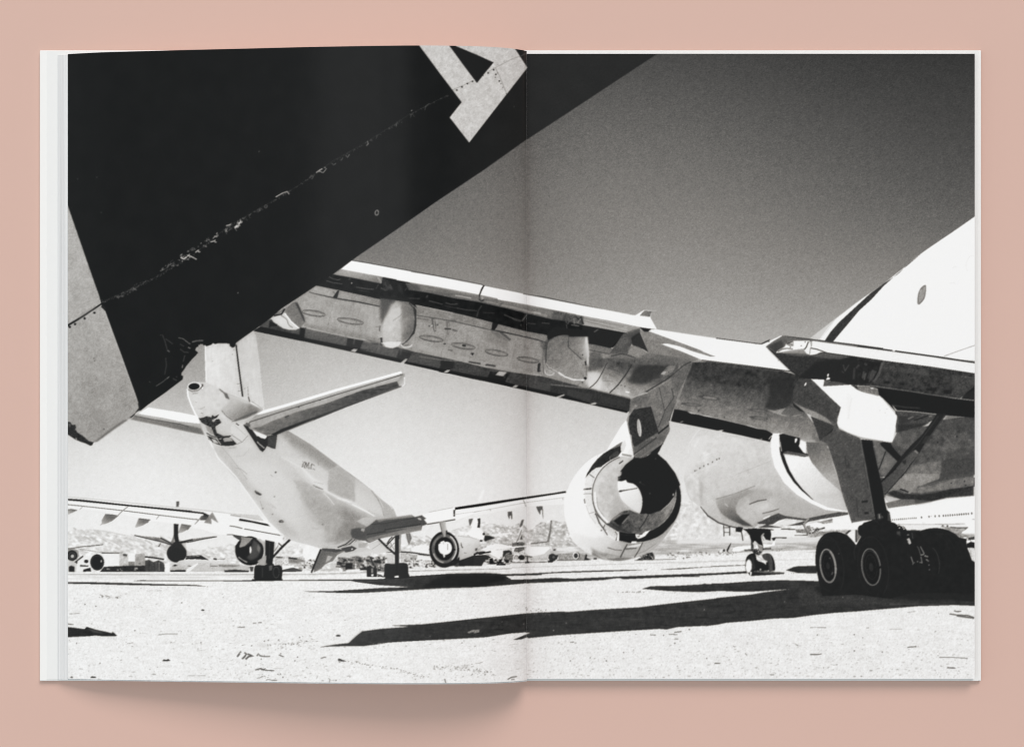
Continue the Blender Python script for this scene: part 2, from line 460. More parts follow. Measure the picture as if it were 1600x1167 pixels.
P(zG1('30,262 250,262 500,268 700,275 900,280 1100,285 1220,303 1150,296 1050,292 800,290 600,288 300,280 30,275'), DK)
P(zG1('560,254 640,246 880,249 1050,247 1599,249 1599,256 1050,253 880,254 700,252'), DK)
P(zG1('30,635 80,640 170,652 190,632 260,655 340,672 400,686 405,672 445,710 330,712 260,706 200,712 30,720'), 40, tex=SH)
P(zG1('30,604 85,612 70,618 30,616'), 90, .8)
P(zG1('200,645 300,672 330,690 240,680'), 120, .4, soft=1)
P(zG5('895,162 930,148 960,135 1000,128 1150,125 1150,190 980,186 900,196 990,183 930,172'), DK, tex=SH)
P(zG3('800,678 840,660 900,655 900,678 850,690 815,688'), 150, .8, tex=(('f', 14),)); P(zG3('820,682 850,676 860,686 840,690'), 35, .9)
P(zR('0,440 180,430 200,520 500,510 760,545 1000,590 900,615 500,590 200,600 0,620'), 66, .45, tex=(('f', 6),), soft=2)
P(zR('120,440 200,520 500,500 1000,560 1570,560 1570,470 900,420 200,420'), 38, .8, soft=2)
L(zR('780,465 830,485 900,488'), 1.4, 130, .6); L(zR('900,478 1000,470 1060,410 1080,470 1200,490'), .9, 95, .6)
L(zR('800,590 1050,590 1200,590 1380,598'), 1.0, 100, .5)
P(zG5('140,550 240,548 260,562 150,565'), 30, .5, soft=.7); P(zG3('1010,655 1100,652 1100,662 1040,662'), 25, .7)
L(zG4('800,540 880,548'), 1, 30, .5); L(zG4('930,596 1010,600'), 1, 32, .5)
dots(np.concatenate([zG4('1495,492 238,664 345,602'), zG5('215,492 885,425 1370,388 1530,400'), zG3('1090,592 1270,610 1520,665 490,712')]), .7, 190, .8)

# stones, twigs and scuffs
def specks(n, x0, x1, y0, y1, r0, r1, t0, t1, a=0.8):
    for _ in range(n):
        x = rng.uniform(x0, x1); y = rng.uniform(y0, y1)
        xi = int((x - X0) * SS); yi = int((y - Y0) * SS)
        if PLATE[yi, xi] < 200: continue
        r = rng.uniform(r0, r1) * (0.6 + 0.6 * (y - y0) / (y1 - y0 + 1)); s = rng.choice([0.8, 1.2, 2.2, 3.5], p=[.45, .3, .17, .08])
        P(ell(x, y, r * s, r * .75, rng.uniform(-9, 3), 9), rng.uniform(t0, t1), a * rng.uniform(.4, 1))
specks(1500, 107, 822, 905, 1063, .4, .95, 110, 200, .75)
specks(80, 107, 822, 915, 1060, .6, 1.0, 55, 120, .8)
specks(2100, 824, 1522, 985, 1058, .4, .85, 100, 190, .75)
specks(70, 824, 1522, 950, 1057, .6, 1.0, 45, 110, .85)
specks(160, 824, 1280, 905, 960, .4, .8, 120, 200, .7)
for q, w, t in ((zT('325,525 350,490 375,455 360,485'), 3.2, 30), (zT('385,552 420,520 440,490 415,470'), 3.2, 28), (zT('430,555 470,520 530,512 480,500 455,490'), 3.4, 26),
                (zT('570,515 590,485 610,510 640,518'), 2.6, 40), (zT('640,518 690,522 735,520'), 2.2, 50), (zT('845,500 880,515 905,525'), 2.2, 50), (zT('1370,545 1410,530 1435,532'), 2.0, 60),
                (zT('550,690 580,680 620,670 660,690'), 2.4, 40), (zT('660,690 720,694 785,698'), 2.2, 45), (zT('600,670 640,690 680,670'), 1.8, 50), (zT('570,792 610,785 645,768'), 1.2, 80),
                (zT('685,818 710,806 760,818 825,818'), 1.5, 60), (zT('525,106 565,104'), 1.4, 55), (zT('585,100 630,97'), 1.6, 50), (zT('330,154 380,158 420,152'), 1.4, 60),
                (zT('1365,403 1599,378'), 1.2, 60), (zT('1330,760 1315,800'), .8, 90), (zT('1460,795 1485,805 1475,845'), 1.1, 60), (zT('780,668 900,672'), .7, 150), (zT('1010,770 1140,752'), .8, 150),
                (zG3('612,1066 618,1090 624,1110'), 1.6, 45), (T(740, 1000, a8)('425,488 470,462 540,450'), 2.2, 40), (T(740, 1000, a8)('470,490 510,486'), 1.8, 45),
                (T(740, 1000, a8)('1205,26 1250,20'), 1.4, 80), (T(740, 1000, a8)('25,288 80,282 120,268'), 1.1, 130), (T(740, 1000, a8)('430,58 560,46'), .8, 160),
                (T(1400, 1000, a8)('140,94 160,84 250,80'), 1.4, 60), (T(1400, 1000, a8)('540,210 700,212 895,224'), 1.3, 45), (T(1400, 1000, a8)('640,340 745,346'), 2.4, 45), (T(1400, 1000, a8)('550,318 580,325'), 1, 110),
                (zR('90,1042 160,1042 195,1034'), 1.5, 60), (zR('960,978 985,972 1040,970'), 1.6, 60), (zR('90,800 180,798 235,800'), .9, 100), (zR('960,666 1030,655'), 1, 110), (zR('800,814 910,814'), .8, 150),
                (zR('1335,678 1400,688 1500,692 1555,712'), 2.6, 50), (zR('1375,650 1400,658 1440,655'), 2.2, 45), (zR('1400,695 1470,705 1555,716'), 3.4, 55),
                (zG5('555,855 572,870'), 1.4, 60), (zG5('300,936 350,938'), 2.0, 50), (zG5('455,796 475,800'), 1.2, 80), (zG5('970,775 1000,792'), 1.2, 90), (zG5('1095,862 1190,860'), 1.5, 60), (zG5('1100,638 1230,640'), 1.0, 90),
                (zG4('1045,700 1090,702'), 1.6, 50), (zG4('1200,695 1270,698'), 1.4, 50), (zG4('1245,680 1305,672'), 1.8, 45), (zG4('1245,735 1280,736'), 1.1, 60), (zG4('380,764 410,760'), 1.3, 80), (zG4('1580,936 1599,937'), 2, 50),
                (zG1('785,700 860,692 950,694'), 1.2, 80), (zG1('525,773 580,766'), 1.0, 120), (zG1('1030,1040 1100,1038 1180,1040'), 1.1, 130), (zG1('1105,832 1180,826'), .9, 150), (zG1('1450,636 1505,638'), 1.2, 80),
                (zG1('45,525 130,522'), 1.1, 90), (zG1('685,335 815,333'), .9, 130)):
    L(q, w * .78, t + 12, .75)
dots(np.concatenate([zT('625,553 870,485 715,318 665,330 930,370 1030,365 1105,283 1190,330 1045,575 1080,528 505,385 835,742 865,742 895,780 840,316 1560,820'),
                     zG1('175,447 265,463 445,393 980,433 105,770 1140,765 300,936 590,664'), zG4('823,846 545,891 380,916 680,917 1515,896 1370,655 1155,705 1250,770'), zR('485,862 155,866 485,1008 735,1018')]), .95, 60, .9)
P(zG1('820,918 830,903 850,908 870,900 885,915 860,920'), 55); P(zG1('1140,498 1150,488 1170,490 1165,502'), 50); P(zG1('220,1057 230,1045 245,1046 260,1047 270,1058'), 40); P(zG1('50,1055 62,1045 75,1050 70,1058'), 50)
P(ell(*zG2('898,707')[0], 3.8, 1.5), 60)
P(zG2('895,900 910,897 960,920 975,922 930,922 900,918'), 55)
for cx, cy, sx, sy, n in ((722, 1044, 28, 4, 50), (440, 1007, 26, 5, 26), (425, 1052, 30, 6, 24), (470, 1004, 20, 8, 20), (850, 958, 18, 4, 14), (180, 932, 20, 2, 12), (660, 1057, 14, 3, 14), (748, 1052, 12, 4, 16)):
    for _ in range(n):
        x = cx + rng.randn() * sx * .7; y = cy + rng.randn() * sy * .7
        L(np.array([[x, y], [x + rng.uniform(1, 3), y + rng.uniform(-1.2, 1)]]), rng.uniform(.5, 1.2), rng.uniform(80, 180), .65)
for pth, n, sp in (('530,1031 575,1039 620,1045 652,1055', 60, 1.3), ('676,1042 715,1043 762,1050', 46, 2.4), ('820,950 860,957', 12, 1), ('960,925 1010,924.5', 18, .5), ('143,929 190,934', 16, .8), ('400,1010 480,1003', 16, 2)):
    q = Q(pth)
    for _ in range(n):
        t = rng.uniform(0, len(q) - 1.001); k = int(t); p = q[k] + (q[k + 1] - q[k]) * (t - k) + rng.randn(2) * sp
        L(np.array([p, p + (rng.uniform(.8, 2.4), rng.uniform(-1, 1))]), rng.uniform(.6, 1.3), rng.uniform(60, 160), .75)
P(zT('560,370 640,350 720,370 700,400 600,410'), 205, .5, soft=2)

# ---------------- parked machines far away
layer('printed_distant_aircraft')
B = 38
P(zA('45,780 120,770 180,800 190,860 160,910 60,915 45,905'), 150); P(ell(*zA('100,860')[0], 8.6, 8.4), B); P(ell(*zA('105,868')[0], 2.6, 2.6), 215); ring(*zA('100,862')[0], 5, 5, 0, .7, 90)
L(zA('45,775 120,768 260,745 400,735 490,722'), 1.4, 70); L(zA('180,780 300,795 480,825 740,822'), .9, 120)
P(zA('45,920 130,930 140,1000 200,1065 45,1065'), 215); P(zA('60,1000 90,985 130,1000 130,1062 60,1062'), B); P(zA('130,940 235,860 245,875 160,965'), 50)
P(zA('170,930 250,870 420,840 520,840 520,1000 180,1065 150,1060'), 236); P(ell(*zA('278,932')[0], 3.4, 2.8), B)
P(zA('200,975 310,985 300,1000 200,1000'), 60); P(zA('240,1035 330,1010 340,1060 240,1062'), B)
P(zA('500,840 690,830 690,1000 500,1000'), 238); P(zA('470,820 690,828 690,836 470,834'), 60)
P(zA('690,832 800,840 800,990 690,1000'), 205, tex=(('f', 10),)); P(zA('735,840 790,842 785,870 740,868'), 60)
P(zA('805,835 890,835 885,940 805,935'), 242); P(zA('805,935 885,935 880,1010 805,1005'), 118)
P(zA('890,840 1012,835 1008,990 885,985'), 165, tex=(('m', 6),)); P(zA('930,955 960,955 960,970 930,970'), 80)
P(zA('500,1000 700,990 1000,985 1260,1000 1255,1064 450,1062'), 44)
clutter(162, 255, 886, 892, 30, .8, 2.0, (30, 60, 225, 180))
P(zA('1010,925 1060,912 1115,940 1110,1060 1010,1060'), 66, tex=(('v', 6),)); P(zA('1115,940 1180,918 1245,950 1262,1000 1250,1062 1110,1062'), 58, tex=(('v', 8),)); L(zA('1190,945 1190,1050'), 2.2, 120, .7)
P(ell(*zA('415,945')[0], 10.9, 12.6), 34); P(ell(*zA('465,930')[0], .8, 2), 235); ring(*zA('415,945')[0], 9, 10.5, 0, .8, 62, .6)
L(zA('1010,875 1100,885 1250,908'), 2.4, B); P(zA('1255,960 1320,955 1320,1064 1260,1062'), 242)
# tail-sitting plane with arms
P(zA('1260,740 1400,640 1520,700 1535,800 1599,820 1599,860 1500,870 1300,800'), 215)
P(ell(*zA('1408,832')[0], 15.6, 14.6), 42); P(zA('1370,460 1430,462 1425,600 1440,700 1390,700 1370,600'), 40); P(zA('1340,720 1380,690 1450,690 1520,780 1500,800 1400,760 1330,800'), 45)
P(zA('880,605 1000,618 1130,630 1205,640 1350,712 1340,730 1200,685 1000,640'), 130); L(zA('880,608 1000,638 1200,685 1345,728'), 1.4, 40); L(zA('1205,640 1350,712'), 2, 40)
P(zA('1370,600 1350,660 1330,700 1360,720 1380,650'), 120); P(zA('1130,630 1205,640 1195,675 1130,660'), 110)
P(zB('470,620 400,622 170,652 0,690 0,712 140,694 300,655'), 110); L(zB('0,705 140,690 300,655 470,625'), 1.3, 40); L(zB('-20,700 170,660'), 2.2, 40)
L(zA('1180,750 1210,705'), 1, 50); L(zA('1175,745 1195,742'), 1.2, 50)
P(zA('1405,185 1440,185 1435,252 1405,252'), 62); L(zA('1428,190 1428,250'), .7, 130)
P(zB('90,865 270,855 370,915 200,905 80,910'), 46); L(zB('80,880 260,865'), .8, 150)
P(zB('-120,1020 -20,940 0,925 120,905 300,915 500,930 700,960 880,1000 860,1050 300,1060 -110,1062'), G(330, 872, 238, 330, 892, 176))
P(zB('130,1045 230,950 420,960 640,985 860,1000 870,1050'), 200); P(zB('490,972 640,975 760,985 660,1005 500,1000'), 120); P(zB('560,1045 700,1035 880,1050 860,1068 570,1068'), 44); P(zB('-110,1042 80,1040 80,1064 -110,1064'), 46)
P(zA('1350,990 1390,970 1420,985 1390,995'), 40); L(zA('1545,990 1590,993'), 1.6, 60, .8); P(zB('90,1030 230,950 240,965 130,1060 90,1062'), 238)
L(zB('390,990 480,992'), 1, 60); L(zB('390,960 390,1010'), .8, 120)
P(zB('380,880 480,885 470,915 430,915'), 240); P(zB('425,890 475,895 470,915 430,912'), 50)
L(zB('300,860 700,900 900,930'), .8, 190, .8); L(zB('480,905 580,900'), 1.2, 90)
P(zB('880,1000 930,1000 920,1060 890,1060'), 60)
# behind and under the airliner
P(zB('1190,870 1599,880 1599,1000 1200,1000'), 205, tex=(('f', 12),)); P(zB('1210,872 1290,880 1290,893 1210,888'), 60)
P(zB('1360,880 1470,892 1560,920 1560,955 1370,950'), 130); P(zB('1360,878 1480,892 1470,915 1370,905'), 50); ring(*zB('1335,930')[0], 3.4, 3.4, 0, 1.2, 245); P(zB('1285,985 1430,985 1430,1030 1290,1035'), 240); P(zB('1300,1035 1440,1010 1500,1060 1300,1062'), 48)
P(ell(*zC('345,740')[0], 10, 14), 243); P(zC('280,660 490,700 400,880 290,840'), 241)
P(zC('0,960 140,930 260,960 250,980 0,985'), 60); P(zC('80,820 290,840 290,880 90,875'), 130)
clutter(468, 500, 873, 888, 60, 1, 2.6, (35, 60, 230, 180, 120, 240))
P(zC('600,880 720,880 720,975 620,975'), 205); P(zC('470,970 560,940 650,950 620,980'), 190)
P(zC('690,800 1290,790 1290,980 760,975'), 120, tex=(('f', 20),)); clutter(527, 605, 869, 890, 170, 1, 3.2, (30, 45, 225, 240, 150, 100))
P(zC('800,870 890,870 880,945 800,950'), 34); P(zC('810,960 970,945 1060,950 1060,975 800,975'), 238); P(zC('975,935 1070,935 1070,965 980,965'), 36)
P(zC('1310,760 1400,770 1400,880 1320,885'), 215)
L(zC('1290,740 1599,740'), 1.2, 60); P(zC('1490,745 1599,750 1599,860 1490,850'), 190, tex=(('f', 14),))
P(zD('350,780 380,740 480,725 600,735 600,850 430,840 360,870'), 240); L(zD('210,812 340,822 570,855'), 2.0, 44); P(zD('430,832 570,850 570,865 430,852'), 50)
P(zD('355,850 410,850 410,900 360,900'), 170); P(zD('215,840 340,850 350,900 220,940'), 200, tex=(('f', 12),))
clutter(632, 678, 872, 887, 110, 1, 2.8, (35, 50, 235, 225, 150)); P(zD('415,850 600,880 590,920 420,910'), 238)
# white tail plane, nacelle shadow
P(zD('1170,190 1195,120 1215,75 1230,42 1258,40 1240,95 1222,190'), 245, .75, soft=.6)
P(zD('1125,388 1190,395 1172,510 1235,560 1262,600 1245,650 1195,690 1150,660 1060,610 1000,600 1085,540 1110,470'), 246)
for i in range(5): P(zD(f'{1182 - i*3},{400 + i*23} {1205 - i*3},{402 + i*23} {1200 - i*3},{418 + i*23} {1178 - i*3},{416 + i*23}'), B)
P(ell(*zD('1247,592')[0], 1.9, 2.1), B); P(zD('1258,612 1310,610 1392,640 1330,660 1262,685 1248,665'), 45); P(zD('1200,662 1235,668 1220,690 1195,688'), B)
P(zD('1290,600 1599,570 1599,590 1400,625'), 243, .9)
P(zD('1090,640 1190,660 1200,700 1150,790 1080,760'), 190)
P(zD('1250,770 1330,730 1599,735 1599,750 1330,780 1200,800'), 243)
P(zD('1130,820 1330,800 1340,815 1200,850 1140,860'), 40); P(zD('930,925 1140,850 1215,880 1210,980 1150,990 940,995'), 44)
L(zD('1145,850 1190,845'), 1.6, 235); P(zD('1215,870 1310,860 1330,905 1250,930'), 60); P(zD('1330,790 1480,790 1500,830 1440,900 1350,860'), 242)
P(zD('1490,830 1599,800 1599,930 1530,930'), 50); clutter(754, 800, 872, 881, 70, 1, 2.6, (35, 45, 235, 170)); P(ell(*zD('1340,940')[0], 3.4, 3.6), B)
# the small jet beside the gutter
P(zF('0,830 200,810 215,822 60,850 0,860'), 40); P(zF('0,860 150,850 220,880 140,920 100,990 0,990'), 48); P(zF('20,850 60,840 70,850 30,858'), 240)
P(zF('540,720 600,560 635,430 600,415 585,500 560,600'), 235); P(zF('600,415 628,412 612,480 585,510 575,500'), 70); L(zF('520,720 560,650 600,540'), 1.6, 110)
P(zF('580,660 600,605 612,660'), 60); P(zF('480,705 600,690 635,700 630,790 560,820 500,810 480,740'), 80, tex=(('f', 14),))
P(zF('130,800 300,765 700,730 720,742 300,785 150,815'), 244); P(zF('160,740 300,710 420,730 440,752 170,775'), 242); L(zF('330,700 440,735'), 1, 130)
P(zF('300,790 460,780 450,830 390,850 320,820'), 240); P(zF('370,800 450,790 470,820 400,840 360,900'), 50); P(zF('480,770 520,760 500,820 475,820'), 236)
P(zF('640,820 660,750 760,735 920,735 970,745 980,800 900,870 780,890 690,860'), 244); P(zF('740,870 880,840 960,770 980,800 900,880 780,900'), 206)
L(zF('715,712 920,690'), 1.6, 70); L(zF('710,745 930,742 960,760'), .9, 170)
P(zF('915,690 945,560 962,430 980,432 970,560 945,690'), 92); L(zF('962,430 978,432'), 2, 60)
P(zF('400,840 500,850 640,870 640,900 480,910 380,880'), 110, tex=(('f', 16),)); ring(*zF('535,890')[0], 4.6, 5.4, 0, 1.6, 245); P(ell(*zF('600,885')[0], 5, 4), 44); P(ell(*zF('535,890')[0], 2.4, 3.2), 200)
P(zF('640,860 740,875 735,885 650,875'), 50); L(zF('670,880 675,940'), 2, 60); P(zF('645,935 700,935 700,955 645,958'), 40)
P(ell(*zF('985,885')[0], 6.2, 6.2), 50); P(zF('940,850 1060,850 1040,910 960,900'), 48); P(zF('925,925 990,920 990,945 930,950'), 40); P(ell(*zF('1000,880')[0], 2, 2), 90)
L(zF('450,950 640,945'), 1, 60); L(zF('705,945 920,940'), 1.2, 60); P(zF('730,890 920,880 930,915 740,925'), 190, tex=(('f', 12),))
P(zF('1060,840 1220,830 1390,850 1400,910 1060,920'), 150, tex=(('f', 12),)); L(zF('1040,920 1400,915'), 1, 60)
P(ell(*zF('1285,862')[0], 5.4, 5.8), 52); ring(*zF('1278,862')[0], 4, 4.8, 0, 1.5, 246); P(zF('1000,780 1030,780 1020,800 990,795'), 50); P(zF('1030,770 1200,765 1340,790 1200,810 1040,800'), 232)
P(zF('1400,840 1420,850 1415,890 1470,915 1380,922'), 46); P(zF('200,900 240,890 250,960 200,970'), 34); P(zF('320,910 350,905 350,960 310,960'), 34); P(zF('400,930 440,925 440,950 400,950'), 34); P(zF('280,965 400,960 400,985 290,985'), 40)
P(zF('1500,890 1540,885 1540,910 1500,912'), 60)
# right of the hanging engine
clutter(1040, 1078, 864, 872, 26, .8, 2.2, (40, 70, 235, 180)); P(zEb('980,770 1080,740 1110,790 1105,830 900,830 960,800'), 50, tex=(('f', 16),)); clutter(1000, 1022, 866, 873, 20, .8, 1.8, (30, 220, 90))
clutter(1060, 1150, 862, 868, 40, .7, 1.8, (60, 110, 160, 220)); L(zEb('880,835 1350,820'), 1.0, 80)
P(zNb('600,632 622,590 660,535 652,575 612,662'), 50); P(zNb('510,640 560,610 590,640 580,670 520,670'), 235); P(ell(*zNb('570,638')[0], 1.8, 2.2), 50); clutter(1122, 1150, 861, 865, 18, .7, 1.8, (40, 70, 220))
P(zNb('670,645 685,605 740,585 920,575 1060,556 1170,560 1190,500 1212,500 1205,575 1060,602 820,632 760,650 680,650'), 247)
P(zNb('820,625 1160,600 1160,625 830,648'), 50, .85); P(zNb('1165,482 1205,472 1215,490 1195,520 1175,505'), 40); L(zNb('1205,478 1350,482'), 1.3, 50)
clutter(1206, 1225, 857, 861, 14, .6, 1.5, (60, 90, 160))
# the white airliner on the right edge
P(Q('1380,800 1400,790 1455,783 1523,774 1530,774 1530,880 1380,880'), 246)
for i in range(13): P(ell(*zX(f'{52 + i*35},{250 - i*2.7}')[0], .75, 1.35, 10, 10), 55 + 25 * (i < 3), .95)
for i in range(12): P(ell(*zX(f'{962 + i*40.5},{178 - i*3.3}')[0], .95, 1.65, -10, 10), 45, .95)
for q in zX('570,207 705,193 815,185 885,181 1467,135'): P(ell(q[0], q[1], .95, 1.7, -10, 10), 50)
P(zX('740,175 748,175 745,195 738,195'), 90); L(zX('150,330 400,335 900,330 1350,322'), 1.4, 165); L(zX('580,305 640,305'), .7, 190); L(zX('1475,240 1520,242'), 1.2, 150)
P(zX('150,340 900,338 1350,326 1400,388 1150,385 900,375 880,400 560,440 300,440'), 236); P(zX('920,375 1400,388 1390,405 1290,470 1255,560 1150,490'), 165, tex=(('m', 8),)); L(zX('1085,382 1250,395 1400,388 1350,420'), 1.6, 60)
P(ell(*zX('950,360')[0], 1.8, 1.6), 50); P(ell(*zX('1033,360')[0], 1.4, 1.6), 60); P(zX('900,395 930,350 980,355 985,385'), 170, .5)
P(zX('1280,500 1350,470 1520,462 1520,540 1250,570'), G(1510, 832, 246, 1510, 838, 130)); P(zX('1370,570 1520,545 1520,600 1400,615'), 60); P(zX('1385,575 1410,570 1400,610 1380,612'), 225)
P(zX('1375,680 1450,640 1520,655 1520,752 1390,750'), 36); P(zX('1390,755 1525,755 1525,1010 1480,1005'), 228, tex=(('f', 6),))
# machines behind the landing gear
P(z120('450,960 800,880 800,830 1030,830 1060,930 1200,910 1180,960 1120,1010 450,1010'), 244)
P(z120('0,1000 480,1000 480,1110 0,1110'), 236); L(z120('165,1008 340,1014'), 1.6, 55); P(z120('340,1010 470,1010 480,1060 360,1055'), 110, tex=(('f', 14),)); L(z120('330,1088 500,1085'), 1.2, 60); L(z120('100,1118 230,1116'), 1.2, 60)
P(zW('0,360 60,350 90,420 50,490 0,520'), 120, tex=(('f', 20),)); P(zW('40,490 600,430 620,450 300,520 160,560 40,560'), 160, tex=(('f', 14),))
L(zW('50,490 130,480 160,440 240,420 330,390'), 2.2, 45); clutter(1266, 1288, 824, 833, 34, .8, 2.0, (40, 235, 90, 160)); L(zW('260,290 470,240'), 1.6, 80); P(zW('180,290 260,285 460,250 470,300 300,320'), 130, tex=(('f', 22),))
P(zW('540,440 780,435 700,500 680,480'), 170); P(zW('690,495 760,435 800,435 780,470 720,512'), 56); P(zW('730,510 780,460 880,430 870,640 840,640'), 240)
P(zW('870,430 915,430 930,500 970,550 900,650 870,640'), 130); L(zW('890,430 890,650'), 2.2, 60); P(ell(*zW('885,675')[0], 2.4, 2.0), 250)
P(zW('0,690 170,680 170,780 0,770'), 180, tex=(('h', 12),)); L(zW('0,830 165,825'), .8, 200)

# ---------------- airliner seen from behind
layer('printed_airliner')
# wings
P(J(zA('45,125 400,160 800,200 1200,240 1440,262'), zB('0,265 300,312 640,335 1000,360 1150,470 1290,590 1420,655 1250,705 900,642 660,600 500,600 300,540 0,470'), zA('1100,430 700,340 300,290 45,262')), 241)
L(J(zA('45,130 400,160 800,202'), zB('0,265 400,305 700,345 990,362')), 1.0, 172, .9)
P(zA('45,150 200,160 800,225 1200,262 1599,300 1599,326 1200,285 800,246 200,186 45,172'), 30)
P(zB('100,298 300,322 380,358 350,372 290,340 100,320'), 30)
L(J(zA('45,225 200,240 700,295 1100,345 1599,405'), zB('240,412')), 1.1, 62); L(zA('195,285 235,252'), .8, 120); L(zA('1155,405 1190,360'), .9, 110); L(zA('660,372 740,295 800,248'), 1.3, 120)
for st in ('45,290 90,284 165,297 45,352', '515,345 600,352 660,362 680,366 600,430 520,465 480,472 440,492 470,460 470,420', '932,398 1080,415 1040,450 990,482 900,512 885,505 905,465', '1465,470 1590,488 1540,540 1470,575 1425,580 1450,510'):
    q = zA(st); x0, y0 = q.min(0); x1, y1 = q.max(0)
    P(q, G(x0 + 8, y0, 92, x0, y1, 190)); L(q[:3], 1.0, 60)
P(zB('250,400 280,365 350,350 375,375 330,420 265,418'), 70); P(zB('300,350 360,350 370,380 310,372'), 50); L(zB('195,470 250,410 290,375'), 1.2, 90)
P(zB('310,450 350,395 415,318 450,380 492,455 440,425 400,398 405,468'), 128)
P(zB('640,345 760,350 1000,362 1060,430 950,418 760,380 640,360'), 205); L(zB('640,355 770,378'), 1, 110)
P(zB('755,398 900,425 1100,465 1135,495 1080,487 900,448 745,425'), 30); L(zB('630,490 700,500 800,525 1000,560 1290,612'), 1.4, 66); L(zB('790,525 810,522'), 2, 235)
L(zB('595,600 660,600 900,642'), 1.2, 60); P(zB('1280,620 1330,610 1390,655 1300,690'), 225); L(zB('1300,660 1310,630'), .8, 110); L(zB('1340,660 1350,640'), .8, 130)
# right wing
P(J(zD('480,350 620,305 865,265 880,270'), zD('890,272'), zF('0,240 660,140 1150,70 1150,150 620,215 0,340'), zD('900,420 890,410 720,450 540,472 480,492 460,400')), 246)
P(zF('0,330 620,205 1150,140 1150,215 1100,225 600,250 200,330 0,370'), 240, .9); L(zF('0,320 330,258 620,203 1130,136'), .9, 165)
P(Q('711,792.4 750,786.6 800,779 823,775.8 884,767.4 884.5,769.6 823,779.2 800,782.8 750,791 711,796.4'), 26)
P(zD('868,290 890,292 885,375 868,370'), 40); L(zD('540,470 720,440 890,410'), 1.6, 50); L(zD('860,350 1330,285'), .8, 190); L(zD('560,320 860,262'), .8, 160)
L(zF('620,165 640,210 655,250'), 1.2, 120); L(zF('205,280 215,305'), .9, 130); L(zF('1110,140 1120,165'), .9, 150)
P(zF('780,250 860,242 866,290 872,410 855,330 845,290 832,352 805,310'), 70); P(zF('838,290 858,290 858,330 832,400'), 240, .9)
P(zF('425,315 480,308 485,400 472,408 462,360 445,408 430,370'), 66); P(zF('452,365 468,365 462,410 452,408'), 244)
P(zD('1060,405 1112,398 1095,450 1075,492 1062,460'), 70); P(zF('48,400 85,395 80,512 45,512 58,450'), 44)
# undercarriage and left engine
P(zB('780,640 980,650 1060,800 1010,930 960,975 880,985 800,950 740,880 700,800 700,740'), 38)
P(ell(*zB('878,800')[0], 22.4, 22.6), 34); P(zB('960,650 1050,730 1070,800 1050,880 975,930 1010,960 1060,900 1100,860 1090,700 1010,650'), 200, .9)
P(zB('930,660 1000,720 1020,800 980,880 900,920 840,890 880,850 900,760'), 80, .8, soft=1); P(zB('985,720 1015,760 1000,830 970,780'), 160, .6, soft=.7); P(ell(*zB('890,790')[0], 1.5, 5.6), 238)
L(zB('740,880 790,920 850,945'), 2.2, 200, .8); P(zB('740,890 850,960 960,950 930,980 850,980 780,940'), 24); P(zB('665,598 780,615 770,680 720,650 680,625'), 60)
P(zB('780,625 920,642 880,690 820,740 765,762 750,750 770,690'), G(375, 840, 120, 378, 855, 190)); L(zB('765,762 830,740 900,690'), 1.2, 60)
P(zB('1075,665 1190,690 1180,850 1165,965 1075,962'), 34); L(zB('1130,690 1125,900'), 1.2, 60, .7); P(zB('1190,700 1215,700 1190,800 1180,790'), 210, .7)
L(zB('1385,660 1280,760 1160,890'), 3.4, 36); L(zB('1240,705 1280,740'), 1.6, 45); L(zB('1240,730 1190,810'), 1, 90)
P(zB('1050,870 1090,860 1080,990 980,990 990,950'), 185)
P(smooth(zB('940,1010 975,978 1060,985 1100,965 1170,960 1190,985 1240,978 1280,1000 1290,1060 1282,1130 1265,1155 1120,1158 950,1158 935,1100'), n=4), 36); P(zB('1120,990 1165,980 1160,1040 1125,1050'), 110, .8); ring(*zB('1212,1070')[0], 4.6, 8.4, 0, 1.2, 70, .8); L(zB('1040,1010 1040,1130'), 2, 62, .6); P(zB('910,1155 1290,1150 1290,1170 910,1172'), 34)
P(zD('270,575 322,572 348,640 325,700 312,735 295,690'), 92); L(zD('300,580 318,690'), 1.4, 150, .7)
P(zD('135,590 192,590 186,780 186,965 135,965'), 38); P(zD('192,590 216,590 205,820 190,840'), 150); L(zD('-5,705 60,770 132,838'), 3.2, 40); L(zD('30,725 70,660 105,628'), 1.8, 50); L(zD('75,690 125,790'), .9, 80)
P(smooth(zC('1290,890 1320,878 1400,885 1480,872 1560,878 1580,910 1585,1000 1580,1060 1300,1062 1285,980'), n=3), 38); P(zC('1410,1036 1462,1030 1462,1056 1410,1056'), 235); L(zC('1440,880 1440,1030'), 2, 30, .6)
P(zC('1065,925 1110,905 1150,935 1190,940 1192,1045 1140,1048 1065,1045'), 38); P(zC('1118,940 1142,940 1142,1000 1118,1000'), 150); P(zC('1120,1015 1148,1012 1148,1040 1122,1040'), 240); P(zC('1195,1010 1240,1020 1285,1050 1200,1048'), 44); L(zC('1190,1020 1240,1045'), 1.2, 150)
L(zC('1110,800 1150,910'), 3.0, 50)
